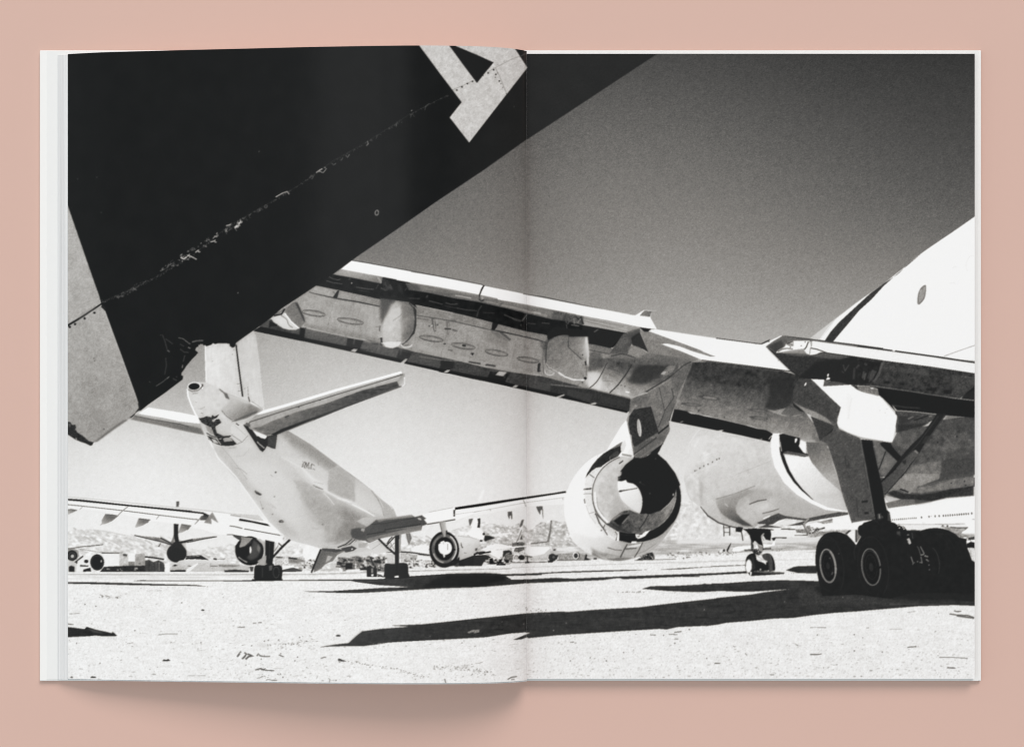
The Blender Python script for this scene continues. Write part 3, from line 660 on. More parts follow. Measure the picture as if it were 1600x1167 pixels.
# right engine, seen head on
P(zD('900,590 1000,600 1100,640 1170,650 1205,690 1180,760 1150,825 1060,870 940,922 900,800'), G(720, 840, 232, 735, 872, 196), tex=(('m', 3),)); L(zD('925,615 1090,635 1160,655'), .9, 140, .8)
P(zD('960,690 975,740 990,765 975,768 960,730'), 60); L(zD('1000,825 1030,832'), 1, 90); P(zD('1140,770 1170,765 1160,800 1140,805'), 70)
P(ell(*zD('752,785')[0], 23.4, 28.4), 34); P(zD('640,880 760,960 900,920 940,870 945,930 880,985 760,1010 660,980'), 40)
ring(*zD('755,775')[0], 17.6, 20.6, 0, 4.6, 96); ring(*zD('755,775')[0], 18.6, 21.8, 0, 2.0, 236, .95, -62, 52); ring(*zD('755,775')[0], 18, 21.6, 0, 1.8, 226, .9, 95, 160); ring(*zD('755,775')[0], 17.4, 20.4, 0, 1.4, 150, .8, 195, 240)
P(ell(*zD('755,772')[0], 14.4, 16.2), 34); P(smooth(zD('690,700 735,680 745,672 760,690 790,688 830,710 848,765 830,820 780,850 740,845 700,825 678,770'), n=4), 244)
L(zD('740,690 745,720'), .8, 190); L(zD('795,715 795,790'), 1.2, 130); P(zD('735,850 755,845 765,870 750,890'), 235); P(zD('690,690 710,690 700,712 688,715'), 60)
P(zD('688,442 768,432 775,500 792,548 768,625 740,632 718,560'), G(686, 825, 130, 698, 825, 205)); L(zD('700,450 722,560 742,628'), 1, 70); P(zD('770,545 795,550 770,625'), 50)
P(zD('920,930 1000,905 990,990 900,1000 860,985'), 40, .9)

# fin
P(zL('798,320 900,292 1180,290 1190,285 1410,130 1422,160 1440,200 1480,500 1510,800 1545,1120 1350,1020 1100,920 820,782'), G(322, 580, 228, 366, 580, 216), tex=(('v', 2), ('m', 2)))
P(zL('1190,285 1410,130 1440,200 1480,500 1545,1120 1420,1060 1280,960'), G(370, 560, 206, 380, 640, 218), tex=(('v', 2), ('m', 2)))
L(zL('803,320 806,500 815,780'), 1.2, 244); P(zL('1180,305 1200,310 1240,640 1282,955 1262,955 1215,600'), 44); L(zL('1205,340 1250,640'), .8, 236, .7)
dots(zL('895,515 1145,430 1165,370 1205,795 1220,885'), .7, 110); L(zL('1290,860 1335,832 1350,1000'), .8, 110); L(zL('1345,960 1360,1020'), 1.6, 60); L(zL('1205,800 1240,790'), .8, 120); L(zL('1215,890 1250,880'), .8, 130)
# far stabiliser
P(J(zM('1210,610 1400,640 1599,672'), zK('200,712 245,750 262,815 200,808 0,785'), zM('1400,742 1085,690')), 245)
P(J(zM('1085,690 1400,742'), zK('0,785 200,808 265,812 320,960 200,935 0,890'), zM('1400,845 1000,765 960,755 1040,700')), 172, tex=(('h', 4),))
P(J(zM('1040,715 1300,770'), zK('0,812 270,872 312,950 200,932 0,890'), zM('1400,845 1000,762')), G(230, 655, 110, 300, 672, 90), .9, soft=.5)
L(J(zM('1040,715 1280,765'), zK('0,815 120,850')), 1.2, 70); L(zM('1090,692 1599,805'), 1.2, 190)
# fuselage
fus = J(zK('330,298 240,293 180,300 125,325 102,365 100,420 130,520 185,640 240,750 275,835 340,955 400,1080 432,1167'), Q('345,722 360,740 379,760'), zB('900,150 1000,300 1100,420 1200,510 1290,590 1380,650 1450,690'),
        zC('0,500 60,555 120,592 220,620 340,648 480,688 600,695 700,690 800,665 900,600 1000,570 1200,420'), zC('1440,300 1400,200 1350,140'), zI('1250,1110 1180,1030 1050,930 950,830 850,750 700,640'),
        zH('1400,890 1200,740 1000,590 735,430 500,330'), zK('1040,640 880,560 780,510 640,460 480,370 400,325'))
P(fus, G(380, 700, 208, 470, 640, 205), tex=(('m', 2.5),))
P(fus, G(400, 790, 214, 530, 800, 190), .6, lab=False)
# shaded flank, belly and bands
P(zH('735,430 1000,590 1200,740 1400,890 1560,1000 1480,1010 1300,900 1000,710 760,560 600,470'), 150, .65, soft=4, lab=False)
P(Q('466,712 480,722 505,750 530,775 560,800 600,812 575,830 545,850 520,845 505,810 490,770'), 182, .55, soft=4, lab=False)
P(Q('440,668 455,662 500,690 540,722 580,752 640,800 600,800 570,772 530,745 490,716 455,694'), 128, .55, soft=5, lab=False)
P(zI('430,590 540,530 640,600 700,660 745,780 762,880 752,1000 600,930 420,852 438,690'), G(520, 740, 196, 550, 780, 172), tex=(('m', 2),))
P(zI('700,660 850,750 960,840 1060,960 1110,1080 1120,1167 900,1080 755,1000 762,880'), 208, .7)
P(zI('950,830 1050,930 1180,1030 1255,1110 1280,1180 1120,1180 1080,1060 1030,950'), 178, .9); L(zI('960,850 1040,950 1090,1050 1120,1167'), 1.0, 90); L(zI('975,850 1060,960 1110,1060'), .8, 236, .8); L(zI('690,660 740,760 760,900'), .9, 235, .6)
P(zC('230,0 560,10 700,80 900,180 1150,300 1060,330 900,420 860,560 760,600 500,600 620,490 450,390 310,230'), 168, .65, soft=4, lab=False, tex=(('m', 4),))
P(zC('560,590 800,560 900,420 1000,420 960,560 850,580 700,640 560,650'), 140, .6, soft=3, lab=False); P(zC('100,560 300,610 480,640 700,600 620,650 480,685 220,620'), 205, .7, soft=1, lab=False)
P(zI('80,560 160,600 260,690 420,800 540,900 700,960 900,1085 1000,1167 860,1100 700,1010 540,960 400,880 240,780 120,650'), 232, .7, soft=1, lab=False)
L(zI('360,880 420,930 500,1030'), 1.6, 236, .8); L(zI('540,945 640,970 700,1000'), 1.2, 246, .8); L(zI('720,1020 900,1110 1000,1167'), 1.4, 246, .8)
P(zI('0,590 60,620 240,790 360,880 500,1040 300,1000 100,800 0,700'), 198, .5, soft=2, lab=False)
P(zH('0,930 180,1167 260,1167 100,960 0,820'), 190, .6, soft=1.5, lab=False); L(J(zK('102,380 110,470 150,580 200,690 245,765'),), 2.4, 248); L(J(zK('340,960 432,1167'), Q('345,722 360,740 379,760'), zB('1000,300 1100,420 1290,590')), 1.2, 226)
L(zC('860,250 890,300 930,350'), 1.8, 240); L(zC('820,410 1000,430'), .8, 110, .7); P(ell(*zC('515,390')[0], 2, 1.6), 110, .8); L(zC('380,440 470,450'), .8, 140, .8); L(zC('560,290 640,285'), .8, 140, .6)
P(zC('560,650 700,640 850,570 890,575 780,650 700,688 600,690'), 205, .8); L(zC('700,680 800,640 880,575'), 1.6, 40); L(zC('730,690 850,640 920,580'), 1.6, 50); L(zC('770,690 880,640 940,590'), 1.1, 80)
P(zC('700,690 860,640 960,590 1100,640 1060,680 1140,720 1110,780 900,790 700,790 740,730'), 205); P(zC('740,690 880,660 940,690 900,720 800,745'), 60); P(zC('960,630 1080,620 1040,680 960,680'), 168); P(ell(*zC('880,700')[0], 1.2, 1.2), 240); P(zC('700,745 900,745 1140,720 1110,785 700,795'), 220, .8, soft=1)
P(zC('1080,640 1200,590 1400,660 1320,740 1140,760'), 215); L(zC('1130,700 1250,620'), .8, 150)
L(Q('591,841 606,856 618,866'), 3.0, 40); L(Q('617,838 604,852'), 1.9, 50); L(Q('607,858 616,848'), .9, 90)
zP = T(280, 560, 3.389)
P(zP('170,470 300,610 400,745 500,865 560,939 640,939 545,850 430,715 330,595 230,480'), 176, .5, soft=3, lab=False)
L(zP('160,430 205,525 300,625 400,765 480,875 550,945'), 2.2, 242, .8)
P(zP('600,640 660,650 730,690 830,790 1000,850 930,880 900,960 780,960 760,870 670,770'), 166, .62, soft=1.6, lab=False, tex=(('m', 3),))
P(zP('850,780 1000,850 935,880 925,960 820,960 870,860'), 112, .55, soft=4, lab=False)
P(zP('570,370 845,560 940,640 1080,720 1060,760 900,660 760,570 590,460'), 146, .42, soft=5, lab=False)
P(zP('560,520 680,530 790,600 790,698 720,690 640,620'), 219, .55, soft=1.2, lab=False)
P(zP('792,598 850,575 900,610 926,665 932,755 860,735 786,700'), 172, .85, soft=.5, lab=False, tex=(('m', 2),))
P(zP('930,640 1010,690 1080,790 1085,840 1000,800 935,757'), 212, .6, soft=1, lab=False)
P(zP('180,470 320,480 520,500 700,660 600,640 420,560 260,520'), 198, .35, soft=4, lab=False)
P(zP('300,560 520,560 620,700 640,900 480,830 380,680'), 219, .5, soft=5, lab=False)
L(zP('540,520 650,580 760,690 900,770 1040,835'), 2.2, 232, .55, soft=.6)
L(zP('225,470 270,520 300,560 360,640'), .9, 140, .6); L(zP('290,520 340,515 370,480'), .8, 165, .6); L(zP('470,770 500,790'), .8, 150, .6); L(zP('400,700 435,722'), 3, 70, .8)
# gear door
P(zC('490,700 640,700 800,720 700,770 640,850 560,880 470,960 400,990 410,900'), G(490, 860, 84, 520, 880, 110)); P(zC('575,780 640,792 600,840 550,868'), 185); P(zC('500,690 720,700 790,715 690,740 520,720'), 62); L(zC('490,700 440,820 400,920 372,995'), 2.6, 34)
# left marks on the flank
for q in zB('975,90 1190,125 1045,275 1165,345'): P(ell(q[0], q[1], 1.2, .9), 60, .8)
P(zB('940,60 1000,82 1030,102 1000,108 960,88'), 55); P(ell(*zB('1275,435')[0], 4, 2.3), 70); P(ell(*zC('10,358')[0], 2.4, 2), 100); L(zB('1010,180 1040,270'), .8, 150); L(zB('1140,215 1210,275'), .7, 165)
dots(zH('565,942'), 1.3, 60); L(zH('500,970 530,995'), .8, 150); L(zH('60,885 130,900 210,965'), .9, 150); L(zH('1030,1100 1160,1155'), 1.2, 105); L(zI('240,740 370,770'), .8, 150); L(zI('260,800 360,835'), 1.3, 100); P(zI('240,700 400,720 400,830 240,780'), 222, .4, soft=1, lab=False)
L(zH('1095,820 1100,850'), .9, 120)
# registration painted on the flank: N 2 X T N
g = ((0, '0,14 2,0 8,14 10,0'), (12, '1,3 4,0 8,1 9,4 1,14 9,14'), (24, '0,0 4,13 6,4 9,14 12,0'), (38, '0,0 9,0'), (38, '4,0 4,14'), (50, '0,14 2,0 7,14 9,0'))
def reg(st, dx):
    q = T(0, 0, 1)(st); q = (q + (dx, 0)) * (0.26, 0.66)
    r = math.radians(13); return np.stack([472.2 + q[:, 0] * math.cos(r) - q[:, 1] * math.sin(r) * .1, 720.5 + q[:, 0] * math.sin(r) * 1.05 + q[:, 1]], 1)
P(zH('880,790 1000,830 1010,925 880,880'), 226, .6, soft=.7, lab=False)
for dx, st in g: L(reg(st, dx), .8, 48)
L(zH('1015,835 1055,858'), 1.0, 90); L(zH('1030,895 1058,912'), 1.0, 90)
# tail cone
P(zK('140,480 220,620 300,720 600,760 650,760 540,640 620,520 500,400 300,320 180,420'), 214, .7, soft=2, lab=False, tex=(('m', 4),))
P(zK('520,640 640,520 880,580 985,650 850,720 680,785 640,760'), G(365, 630, 186, 385, 655, 92), .85, soft=1.5, lab=False)
P(zK('620,470 780,520 880,570 960,640 880,660 740,560 600,490'), 170, .5, soft=2, lab=False)
P(zK('880,560 1050,640 960,690 860,670 860,600'), 118, .8, soft=1.5, lab=False); L(zK('890,550 970,590 1060,640'), 1.6, 236); L(zK('905,535 1045,635'), .8, 130)
P(zK('690,770 800,720 920,670 990,655 960,690 840,745 700,785'), 54, .75, soft=.7); L(zK('530,650 590,720 660,770'), 1.1, 90); L(zK('655,790 800,740'), 1, 80)
P(ell(*zK('188,352')[0], 10.8, 7.2, -4), 246); P(ell(*zK('186,350')[0], 8.9, 5.3, -4), 30); P(zK('278,320 302,322 298,350 275,375 258,372 285,345'), 55); L(zK('110,385 160,410 230,400 265,375'), 1.4, 80); L(zK('165,438 230,437'), 1, 120); P(zK('280,360 300,355 295,385 282,375'), 250)
P(zK('490,378 515,382 560,420 600,440 632,514 580,492 558,440'), 74, .95); L(zK('200,545 220,548'), 1, 150); L(zK('230,625 280,628 320,605'), .8, 150); L(zK('270,680 300,690'), 1, 110)
P(zK('240,745 300,740 340,720 400,735 415,705 440,725 500,695 470,740 430,765 500,755 528,800 450,850 470,930 560,965 640,960 692,928 660,970 560,992 500,1000 440,960 400,860 330,830 280,800'), 40, .95, tex=(('f', 10),))
P(zK('410,765 470,745 440,790 415,790'), 235, .8); P(zK('330,840 380,850 420,900 430,950 390,940 350,900'), 150, .9); L(zK('340,930 400,965 500,1000'), 1.2, 30)
P(zK('345,960 400,980 440,1000 520,1010 560,960 640,985 720,1065 680,1085 600,1092 500,1085 420,1050 370,1010'), 44); P(zK('400,1000 450,1010 500,1065 430,1050'), 200); P(zK('548,1000 570,990 640,985 672,1030 560,1040'), 172); L(zK('460,990 520,1075'), 1.1, 230); L(zK('345,965 420,1055 520,1090'), 1.0, 235, .8)
P(zK('470,850 600,830 640,800 690,790 640,860 680,925 560,970 480,930'), 206, .9, soft=.7)
P(zK('640,960 650,850 690,800 800,815 870,900 860,960 795,1030 720,1062'), 216, .95); L(zK('650,950 780,1040'), .9, 110); L(zK('710,810 745,835'), 1.6, 60); L(zK('860,960 790,1040 720,1070'), 1, 130); L(zK('690,830 830,960'), .7, 170); L(zK('610,1120 720,1110'), 1.4, 150, .6)
P(zK('430,1100 600,1130 750,1100 600,1167 440,1167'), 190, .5, soft=1.5, lab=False)
# near stabiliser
P(J(zH('160,350 240,370 265,400 330,490 450,490 585,470 575,560 562,648 520,640 455,612 430,660 402,688 370,665 320,590 230,452')), 42)
P(zH('465,500 580,480 560,640 470,610'), 62, .9); L(zH('500,530 520,570'), 1, 110, .5)
P(zH('268,402 350,440 452,478 455,500 435,525 380,510 320,470'), 236); L(zH('335,560 370,595 425,640'), 1.6, 205); L(zH('335,555 345,575'), 1, 220)
P(J(zH('190,320 320,225'), zJ('0,590 700,390 1490,165 1540,195 1530,330 1510,350 800,610 0,930'), zH('560,470 450,485 340,440 240,400')), 158)
P(J(zH('310,225 420,165'), zJ('0,585 700,375 1490,160 1510,185 1400,215 700,410 0,625'), zH('420,210')), 250)
P(J(zH('300,240 420,205'), zJ('0,622 700,412 1500,190 1500,208 700,440 0,660'), zH('190,325')), G(430, 640, 165, 620, 585, 192))
P(J(zH('190,335'), zJ('0,668 560,498 1500,212 1440,285 1000,400 560,560 200,665 0,740'), zH('700,240 560,290 360,385 280,385')), G(420, 660, 168, 600, 600, 188), tex=(('m', 4),))
P(J(zH('280,390 380,370 500,310 700,235'), zJ('200,665 560,560 1000,400 1440,285 1472,345 800,590 0,892'), zH('600,450 450,478 350,430')), G(440, 660, 108, 560, 610, 66), tex=(('h', 5), ('m', 4)))
P(J(zJ('0,880 800,585 1472,340 1510,350 800,612 0,935'), zH('560,480 500,475')), G(450, 672, 44, 610, 605, 74)); L(J(zH('580,478'), zJ('0,930 400,770')), 1.6, 150, .8)
P(zJ('1442,285 1500,205 1532,230 1538,315 1525,338 1470,345'), G(625, 590, 150, 632, 598, 205)); L(J(zH('195,330'), zJ('0,663 560,490 1500,205')), 1.3, 62); L(zJ('1480,200 1520,205'), 1.6, 90); L(zJ('1532,230 1538,320 1500,355'), 1.2, 238)
dots(zJ('215,605 480,520 640,570'), 1.2, 60); L(zJ('40,735 90,712'), 1.6, 55); P(zH('170,310 240,270 300,250 240,300 230,330'), 196); P(zH('160,345 240,320 250,370 200,370'), 60, .8); L(zJ('620,440 640,560'), .8, 130, .5)
# flaps over the gear
P(zC('940,350 1000,315 1055,300 1180,322 1120,370 1060,425 980,410'), 192); P(zC('890,410 940,355 1070,425 1050,440 960,430'), 140); P(zC('870,450 960,430 1040,440 1080,600 960,590 880,560 860,500'), 66, .95, soft=.5); P(zC('1000,440 1040,450 1030,485 990,470'), 180)
P(J(zC('1040,440 1120,385 1180,335 1400,300 1599,272'), zD('350,350 380,380 480,355 480,480 466,545 0,640'), zC('1220,570 1100,625 1050,600')), G(600, 820, 70, 600, 850, 84))
P(J(zC('1180,330 1400,302 1599,275'), zD('350,352 385,378'), zD('0,420'), zC('1220,365')), 128); L(J(zC('1180,330 1440,298'), zD('0,402 350,352')), 1.2, 190, .7)
P(J(zC('1060,570 1300,510 1599,440'), zD('0,555 465,480 466,545 0,640'), zC('1220,565 1100,622')), 124, tex=(('h', 4),)); L(J(zC('1060,520 1300,480'), zD('0,540 465,470')), 1.2, 44); P(zD('415,390 460,395 470,420 430,410'), 215); P(zD('470,355 530,400 500,410 545,470 480,490 472,430'), 66); L(J(zC('1120,390'), zD('0,460 380,390')), .9, 48)
P(zD('-10,640 460,545 460,560 200,600 0,650'), 225, .5)

# ---------------- nose section and fuselage on the right
layer('printed_fuselage')
nose = zN('290,0 230,20 160,70 130,180 108,300 68,540 90,640 108,720 150,810 215,850 280,895 370,1005 500,1085 600,1125 720,1150 800,1160 950,1155 1000,1110 1120,1040 1250,972 1330,1010 1599,1045 1800,1010 2000,950 2200,900 2200,0')
P(nose, G(1120, 700, 218, 1170, 820, 190), tex=(('m', 3), ('f', 3)))
P(zN('160,70 230,20 290,0 420,0 250,260 130,520 68,540 108,300'), 224, .7, soft=1.5, lab=False); P(zN('60,550 120,500 280,440 260,700 280,880 215,850 110,720'), 214, .6, soft=1, lab=False, tex=(('m', 9),))
P(zN('300,200 370,210 380,440 340,460'), 232, .6, soft=1, lab=False); L(zN('130,180 150,100'), .8, 170); L(zN('250,50 200,150'), 2, 236, .7, soft=.5)
P(zN('260,560 320,600 300,780 305,880 270,800'), 160, .5, soft=1.2, lab=False)
L(zN('275,890 370,1005 500,1090 640,1135 740,1155'), [1, 2.4, 2.2, 2, 1.8], 60)
P(zN('470,790 700,740 860,670 940,700 760,800 715,890 725,970 800,1050 940,1140 820,1130 640,1050 540,980 490,900'), G(1130, 775, 176, 1150, 818, 62), .95, soft=.7)
P(zN('470,800 700,745 860,672 960,700 820,860 800,900 700,900 560,900 500,870'), 158, .45, soft=2, lab=False); L(zN('470,795 700,730 960,630'), 1.1, 120); L(zN('700,500 900,420 1160,318'), .8, 170, .8); L(zN('580,850 620,890'), 2, 212, .7)
P(zN('870,690 1000,650 1170,700 1190,760 1080,800 900,860'), 160, .6, soft=2, lab=False); P(zN('900,860 1100,800 1260,910 1050,975 960,960'), 206, .6, soft=1, lab=False)
L(zN('885,860 990,820 1105,800'), 1.7, 70); L(zN('1050,975 1160,950 1258,915'), 1.5, 80); L(zN('1105,805 1240,905'), .8, 150, .6); P(zN('1020,900 1120,840 1140,880 1040,940'), 228, .5, soft=1, lab=False)
P(zN('1200,620 1300,700 1450,760 1599,830 2000,860 2200,880 2000,960 1599,1040 1330,1010 1260,940 1200,800'), 172, .5, soft=3, lab=False)
for q in zN('207,443 228,435 268,410 318,383 370,360 425,335 480,302 510,290'): P(ell(q[0], q[1], .9, 1.35, 15, 10), 62)
L(zN('1060,1040 1150,1005'), 1.6, 245)
P(J(zN('980,1090 1060,1060 1150,1010 1250,970 1330,1005 1599,1042'), z120('480,880 700,832 890,795 1000,805 1000,830 860,855 700,880 500,920 440,960 240,970 400,925 470,905 220,878 130,905 60,950 0,960'), zN('1300,1150 1000,1150 1100,1110 1000,1105')), 58, .95, tex=(('f', 6),))
P(zN('1200,1120 1320,1058 1480,1070 1400,1110 1280,1120'), 232, .9); L(z120('510,880 450,940 490,1080'), 3, 150); L(z120('440,960 500,1080'), 1, 60)
# lower hull behind the gear leg
P(J(z134b('150,700 430,730 500,590 700,560 900,515 1000,455 1250,420 1500,395 1500,1167 150,1167'), zV('1599,0 1599,160 1530,160 1000,345 820,330 600,320 410,300 350,100')), 84, tex=(('m', 7), ('f', 5)))
P(z134b('500,600 820,530 700,700 520,850 430,730'), 92, .9, tex=(('m', 6), ('f', 5))); P(z134b('200,720 290,730 500,960 330,1160 270,1100 240,960'), 108, .9, tex=(('m', 5),)); P(z134b('700,1010 1050,960 1040,1167 560,1167'), 120, .8, tex=(('m', 6), ('f', 6)), soft=1)
P(z134b('1050,960 1260,900 1500,850 1500,1130 1040,1167'), 66, .8, soft=1, tex=(('f', 4),)); P(z134b('1110,380 1460,400 1460,640 1200,560 1000,640'), 66, .6, soft=2, tex=(('f', 5),)); P(z134b('1060,760 1200,700 1250,800 1160,880'), 120, .4, soft=2); dots(z134b('1240,655 1000,728'), 1.4, 45)
L(z134b('1030,620 1150,720 1250,820'), 2.4, 128, .5, soft=1)
P(zV('660,0 1110,0 1100,65 830,160 780,230 720,250 620,190 540,215 430,290 400,270'), 142, .9, tex=(('m', 5), ('f', 5)))
P(zV('1110,0 1530,-30 1530,30 1200,90 1000,130 800,200 1100,65'), 72, .95, tex=(('f', 4),)); P(zV('800,190 1000,120 1250,70 1530,30 1530,150 1200,195 830,242 770,240'), 118, tex=(('m', 8), ('f', 5)))
P(zV('440,240 530,205 640,240 800,262 1000,245 1250,190 1530,150 1530,275 1200,300 1010,345 900,345 700,325 600,310 480,262'), 46, .95, soft=.5, tex=(('f', 4),)); L(zV('610,190 660,205 715,230'), 2.2, 40); L(zV('850,170 1250,80'), .9, 60, .7); dots(zV('1415,95 1430,145 1250,115'), 1.2, 50)
P(zV('410,300 440,270 620,318 480,370'), 212, .95); P(zV('430,365 620,318 800,322 1000,345 760,390 460,430'), 104, tex=(('f', 5),)); P(zV('780,320 1000,335 1010,348 800,385'), 60, .7, soft=1)
# white hull, top right
P(J(smooth(zS('1700,0 1560,100 1400,212 1130,396 1000,503 900,580 800,660 640,770 490,880 340,995 190,1110'), False), zS('250,1125 400,1150 700,1240 1600,1300')), 246)
P(zS('640,770 490,880 340,995 190,1110 275,1125 350,1030 420,940 560,830'), 214); L(zS('270,1125 340,1030 420,940'), 1, 244)
P(zS('1130,396 1000,503 920,580 800,660 690,740 560,860 430,980 360,1060 312,1132 380,1142 440,1070 500,1000 600,880 700,790 800,680 900,590 1050,465'), 54, tex=(('f', 4),))
P(smooth(zS('1120,685 1150,668 1158,690 1150,760 1135,795 1102,830 1084,820 1088,755 1100,715'), n=4), 96); P(smooth(zS('1118,700 1144,682 1148,700 1140,760 1128,785 1102,815 1094,808 1098,755 1106,720'), n=4), 148, tex=(('f', 14),))
ring(*zS('1530,490')[0], 7, 13, 15, .9, 228, .8, 100, 290); L(zS('1375,530 1395,512 1410,520'), .8, 225); L(zS('1350,655 1390,650 1400,662'), .8, 225)
L(z134('1080,452 1280,380 1470,315'), 1.2, 150)

# ---------------- the big wing
layer('printed_wing')
# underside skin
P(J(z400('300,450 430,370 700,430 1240,540 1599,620'), z62('0,400 1190,670 1599,760'), z74('310,210 920,330 1420,400 1599,460'), z90('160,610 430,670 640,750 900,720'), z102('490,60 580,20 1000,70 1599,140'),
    z118b('300,100 500,300 640,370 760,560 800,690 700,710 560,650 350,600 300,620 220,610 0,540'), z102('1599,920 1490,920 1200,840 570,690 270,640 200,560'), z86('1190,420 1000,520 740,440 480,375 0,330'), z74('850,850 400,800 0,740'),
    z56('1599,750 1230,660 700,550 520,530 280,440 60,395 0,395'), z400('1250,1090 600,960 290,880 160,560')), G(560, 500, 164, 860, 560, 143), tex=(('m', 3), ('b', 2), ('f', 5), ('v', 2)))
P(z400('1050,650 1250,640 1250,1080 1000,1020'), 178, .5, soft=3, lab=False, tex=(('m', 5),)); P(z400('780,640 950,660 900,760 760,740'), 132, .3, soft=2.5, lab=False); P(z400('300,850 700,900 1230,1020 1230,1080 290,890'), 128, .45, soft=1.2, lab=False)
P(z74('150,290 300,300 450,440 420,520 180,440'), 108, .45, soft=2, lab=False); P(z74('450,470 650,520 820,660 700,780 300,760'), 160, .4, soft=3, lab=False)
L(z74('330,310 400,360 460,410'), 3.4, 58, .8); L(z74('310,320 450,430'), 1, 170, .8)
for st in ('470,420 480,640', '620,430 560,600', '760,500 700,560'): L(z74(st), 3, 168, .25, soft=1)
# stretch by the pylon, dark above and bright below
P(J(z86('470,0 1599,0 1599,190 1190,425 1000,500 480,375')), G(958, 560, 84, 936, 608, 214), .95, tex=(('m', 7), ('f', 6)))
P(z86('470,0 1599,0 1599,90 1000,110 860,200 690,100 470,190'), 74, .75, soft=1.5, tex=(('m', 6), ('f', 6)))
P(z74('1430,560 1599,570 1599,760 1440,780'), 84, .8, soft=1.5, tex=(('f', 6),)); P(z74('1420,800 1599,820 1599,1040 1440,1010 1390,920'), 226, .8, soft=1.5)
P(z86('690,100 880,160 860,260 740,200 670,160'), 120, .5, soft=1, tex=(('f', 8),))
P(z86('1000,250 1200,330 1190,420 1010,480 980,420 1010,360'), 140, .6, soft=2, tex=(('f', 6),))
P(smooth(z86('955,285 1000,230 1060,110 1200,75 1420,72 1570,95 1480,150 1330,240 1200,310 1080,325'), n=4), 50, .85, soft=2)
P(smooth(z86('1378,198 1420,150 1470,95 1540,88 1562,100 1540,150 1470,205'), n=4), 128, .95, tex=(('f', 10),)); P(z86('1378,198 1420,160 1450,170 1420,205'), 205, .8); dots(z86('1480,172 1450,130'), 1, 60)
L(z86('715,50 690,90 650,170 600,260 545,325 480,375'), 1.4, 58, sm=True); L(z86('1050,20 1010,90 950,190 890,270 840,335 735,435'), 1.7, 50, sm=True)
L(z86('650,282 700,278 790,290'), 1.0, 120); L(z86('690,110 860,165'), 1, 60, .7); dots(z86('885,335 930,347 740,200 815,360'), 1.1, 70); L(z86('940,415 990,425'), 1.6, 245)
L(z86('990,500 1080,470 1165,432'), 1.2, 200)
# the skin to the right of the pylon
P(J(z102('490,50 700,40 1599,150'), z118('700,740 540,900 480,1010'), z118b('640,370 780,560 800,690 700,710 560,650 350,600 300,620 220,610 0,540'), z102('1490,920 1200,840 570,690 280,640')), G(1122, 584, 54, 1108, 660, 150), tex=(('m', 5), ('f', 7)))
P(z102('480,60 1000,90 1599,180 1599,380 1000,330 560,260 440,200'), 58, .8, soft=2, tex=(('f', 5), ('m', 4))); P(z118b('0,200 150,280 350,320 480,300 620,380 300,420 0,350'), 84, .35, soft=3); P(z118b('50,560 350,560 560,640 700,600 780,680 640,710 340,620'), 150, .6, soft=1.5)
P(z118b('340,600 560,640 800,690 690,712 560,660 350,615'), 60, .5, soft=1)
P(smooth(z118b('120,290 170,160 190,0 300,-120 480,-60 470,200 400,290 240,325'), n=4), 46, .8, soft=2); P(z118b('150,318 240,332 380,300 320,370 430,405 600,370 500,405 360,400 230,360'), 176, .8); P(z118b('340,360 480,300 600,350 480,390'), 96, .8, soft=.7)
L(z102('860,90 1250,130 1599,160'), 1.4, 84, .6); L(z102('1280,350 1440,230'), 1.6, 80, .5)
L(z102('560,650 640,600 710,570'), 1.6, 100, .8); P(z102('555,655 590,640 580,660'), 40); L(z102('830,585 880,590'), 2, 90, .6); dots(z102('895,735'), 1, 60)
# leading-edge strip along the lower border
P(J(z38('130,450 215,400 340,310 780,425 1300,540 1599,590'), z56('60,395 280,440 700,555 1230,665 1599,755'), z74('400,800 850,860 1599,1060'), z86('480,375 1000,505 1000,645 950,682 0,462'), z74('1250,1170 0,895'), z56('1599,935 800,755 0,578'), z38('1599,772 780,592 700,575')), 60, tex=(('f', 4), ('m', 3)))
LOWER = (J(z38('130,458 215,402 700,505 780,545 1599,705'), z56('0,530 480,635 620,680 1000,760 1599,880'), z74('0,830 500,960 1250,1120'), z86('180,455 500,560 960,650 960,682 0,462'), z74('1250,1170 0,895'), z56('1599,935 800,755 0,578'), z38('1599,772 780,592 700,578'))); P(LOWER, 34)
P(z38('775,425 1040,480 1300,540 1290,625 770,530'), 84, tex=(('f', 5),)); P(z38('200,400 280,340 340,310 350,400 320,415'), 82); P(z38('540,455 700,440 700,500'), 80, .8); P(z38('1500,575 1599,595 1599,680 1480,660'), 88)
P(z56('62,430 300,480 505,530 480,612 45,490'), 76, tex=(('f', 5),)); P(z56('505,530 690,552 620,640 485,612'), 58); P(z56('695,560 1035,655 1010,730 640,640'), 72, tex=(('f', 5),)); P(z56('1240,670 1560,750 1540,850 1190,770'), 62, tex=(('f', 5),)); P(z56('1035,655 1200,690 1180,770 1010,730'), 44)
P(z74('440,850 650,900 640,990 420,950'), 62, tex=(('f', 4),)); P(z74('690,900 960,960 900,1040 690,1000'), 70, tex=(('f', 4),)); P(z74('1110,1010 1400,1070 1599,1110 1599,1150 1090,1060'), 66, tex=(('f', 4),)); P(z86('200,370 540,440 500,545 200,470'), 66, tex=(('f', 4),)); P(z86('640,450 960,520 960,620 600,560'), 64, tex=(('f', 4),))
L(J(z56('0,430 280,440'), z56('700,550 1230,660 1599,745')), 1.2, 176, .6); L(z86('0,325 480,372 740,436 1000,495'), 1.8, 128, .8); L(z86('200,360 470,385'), 1.4, 70)
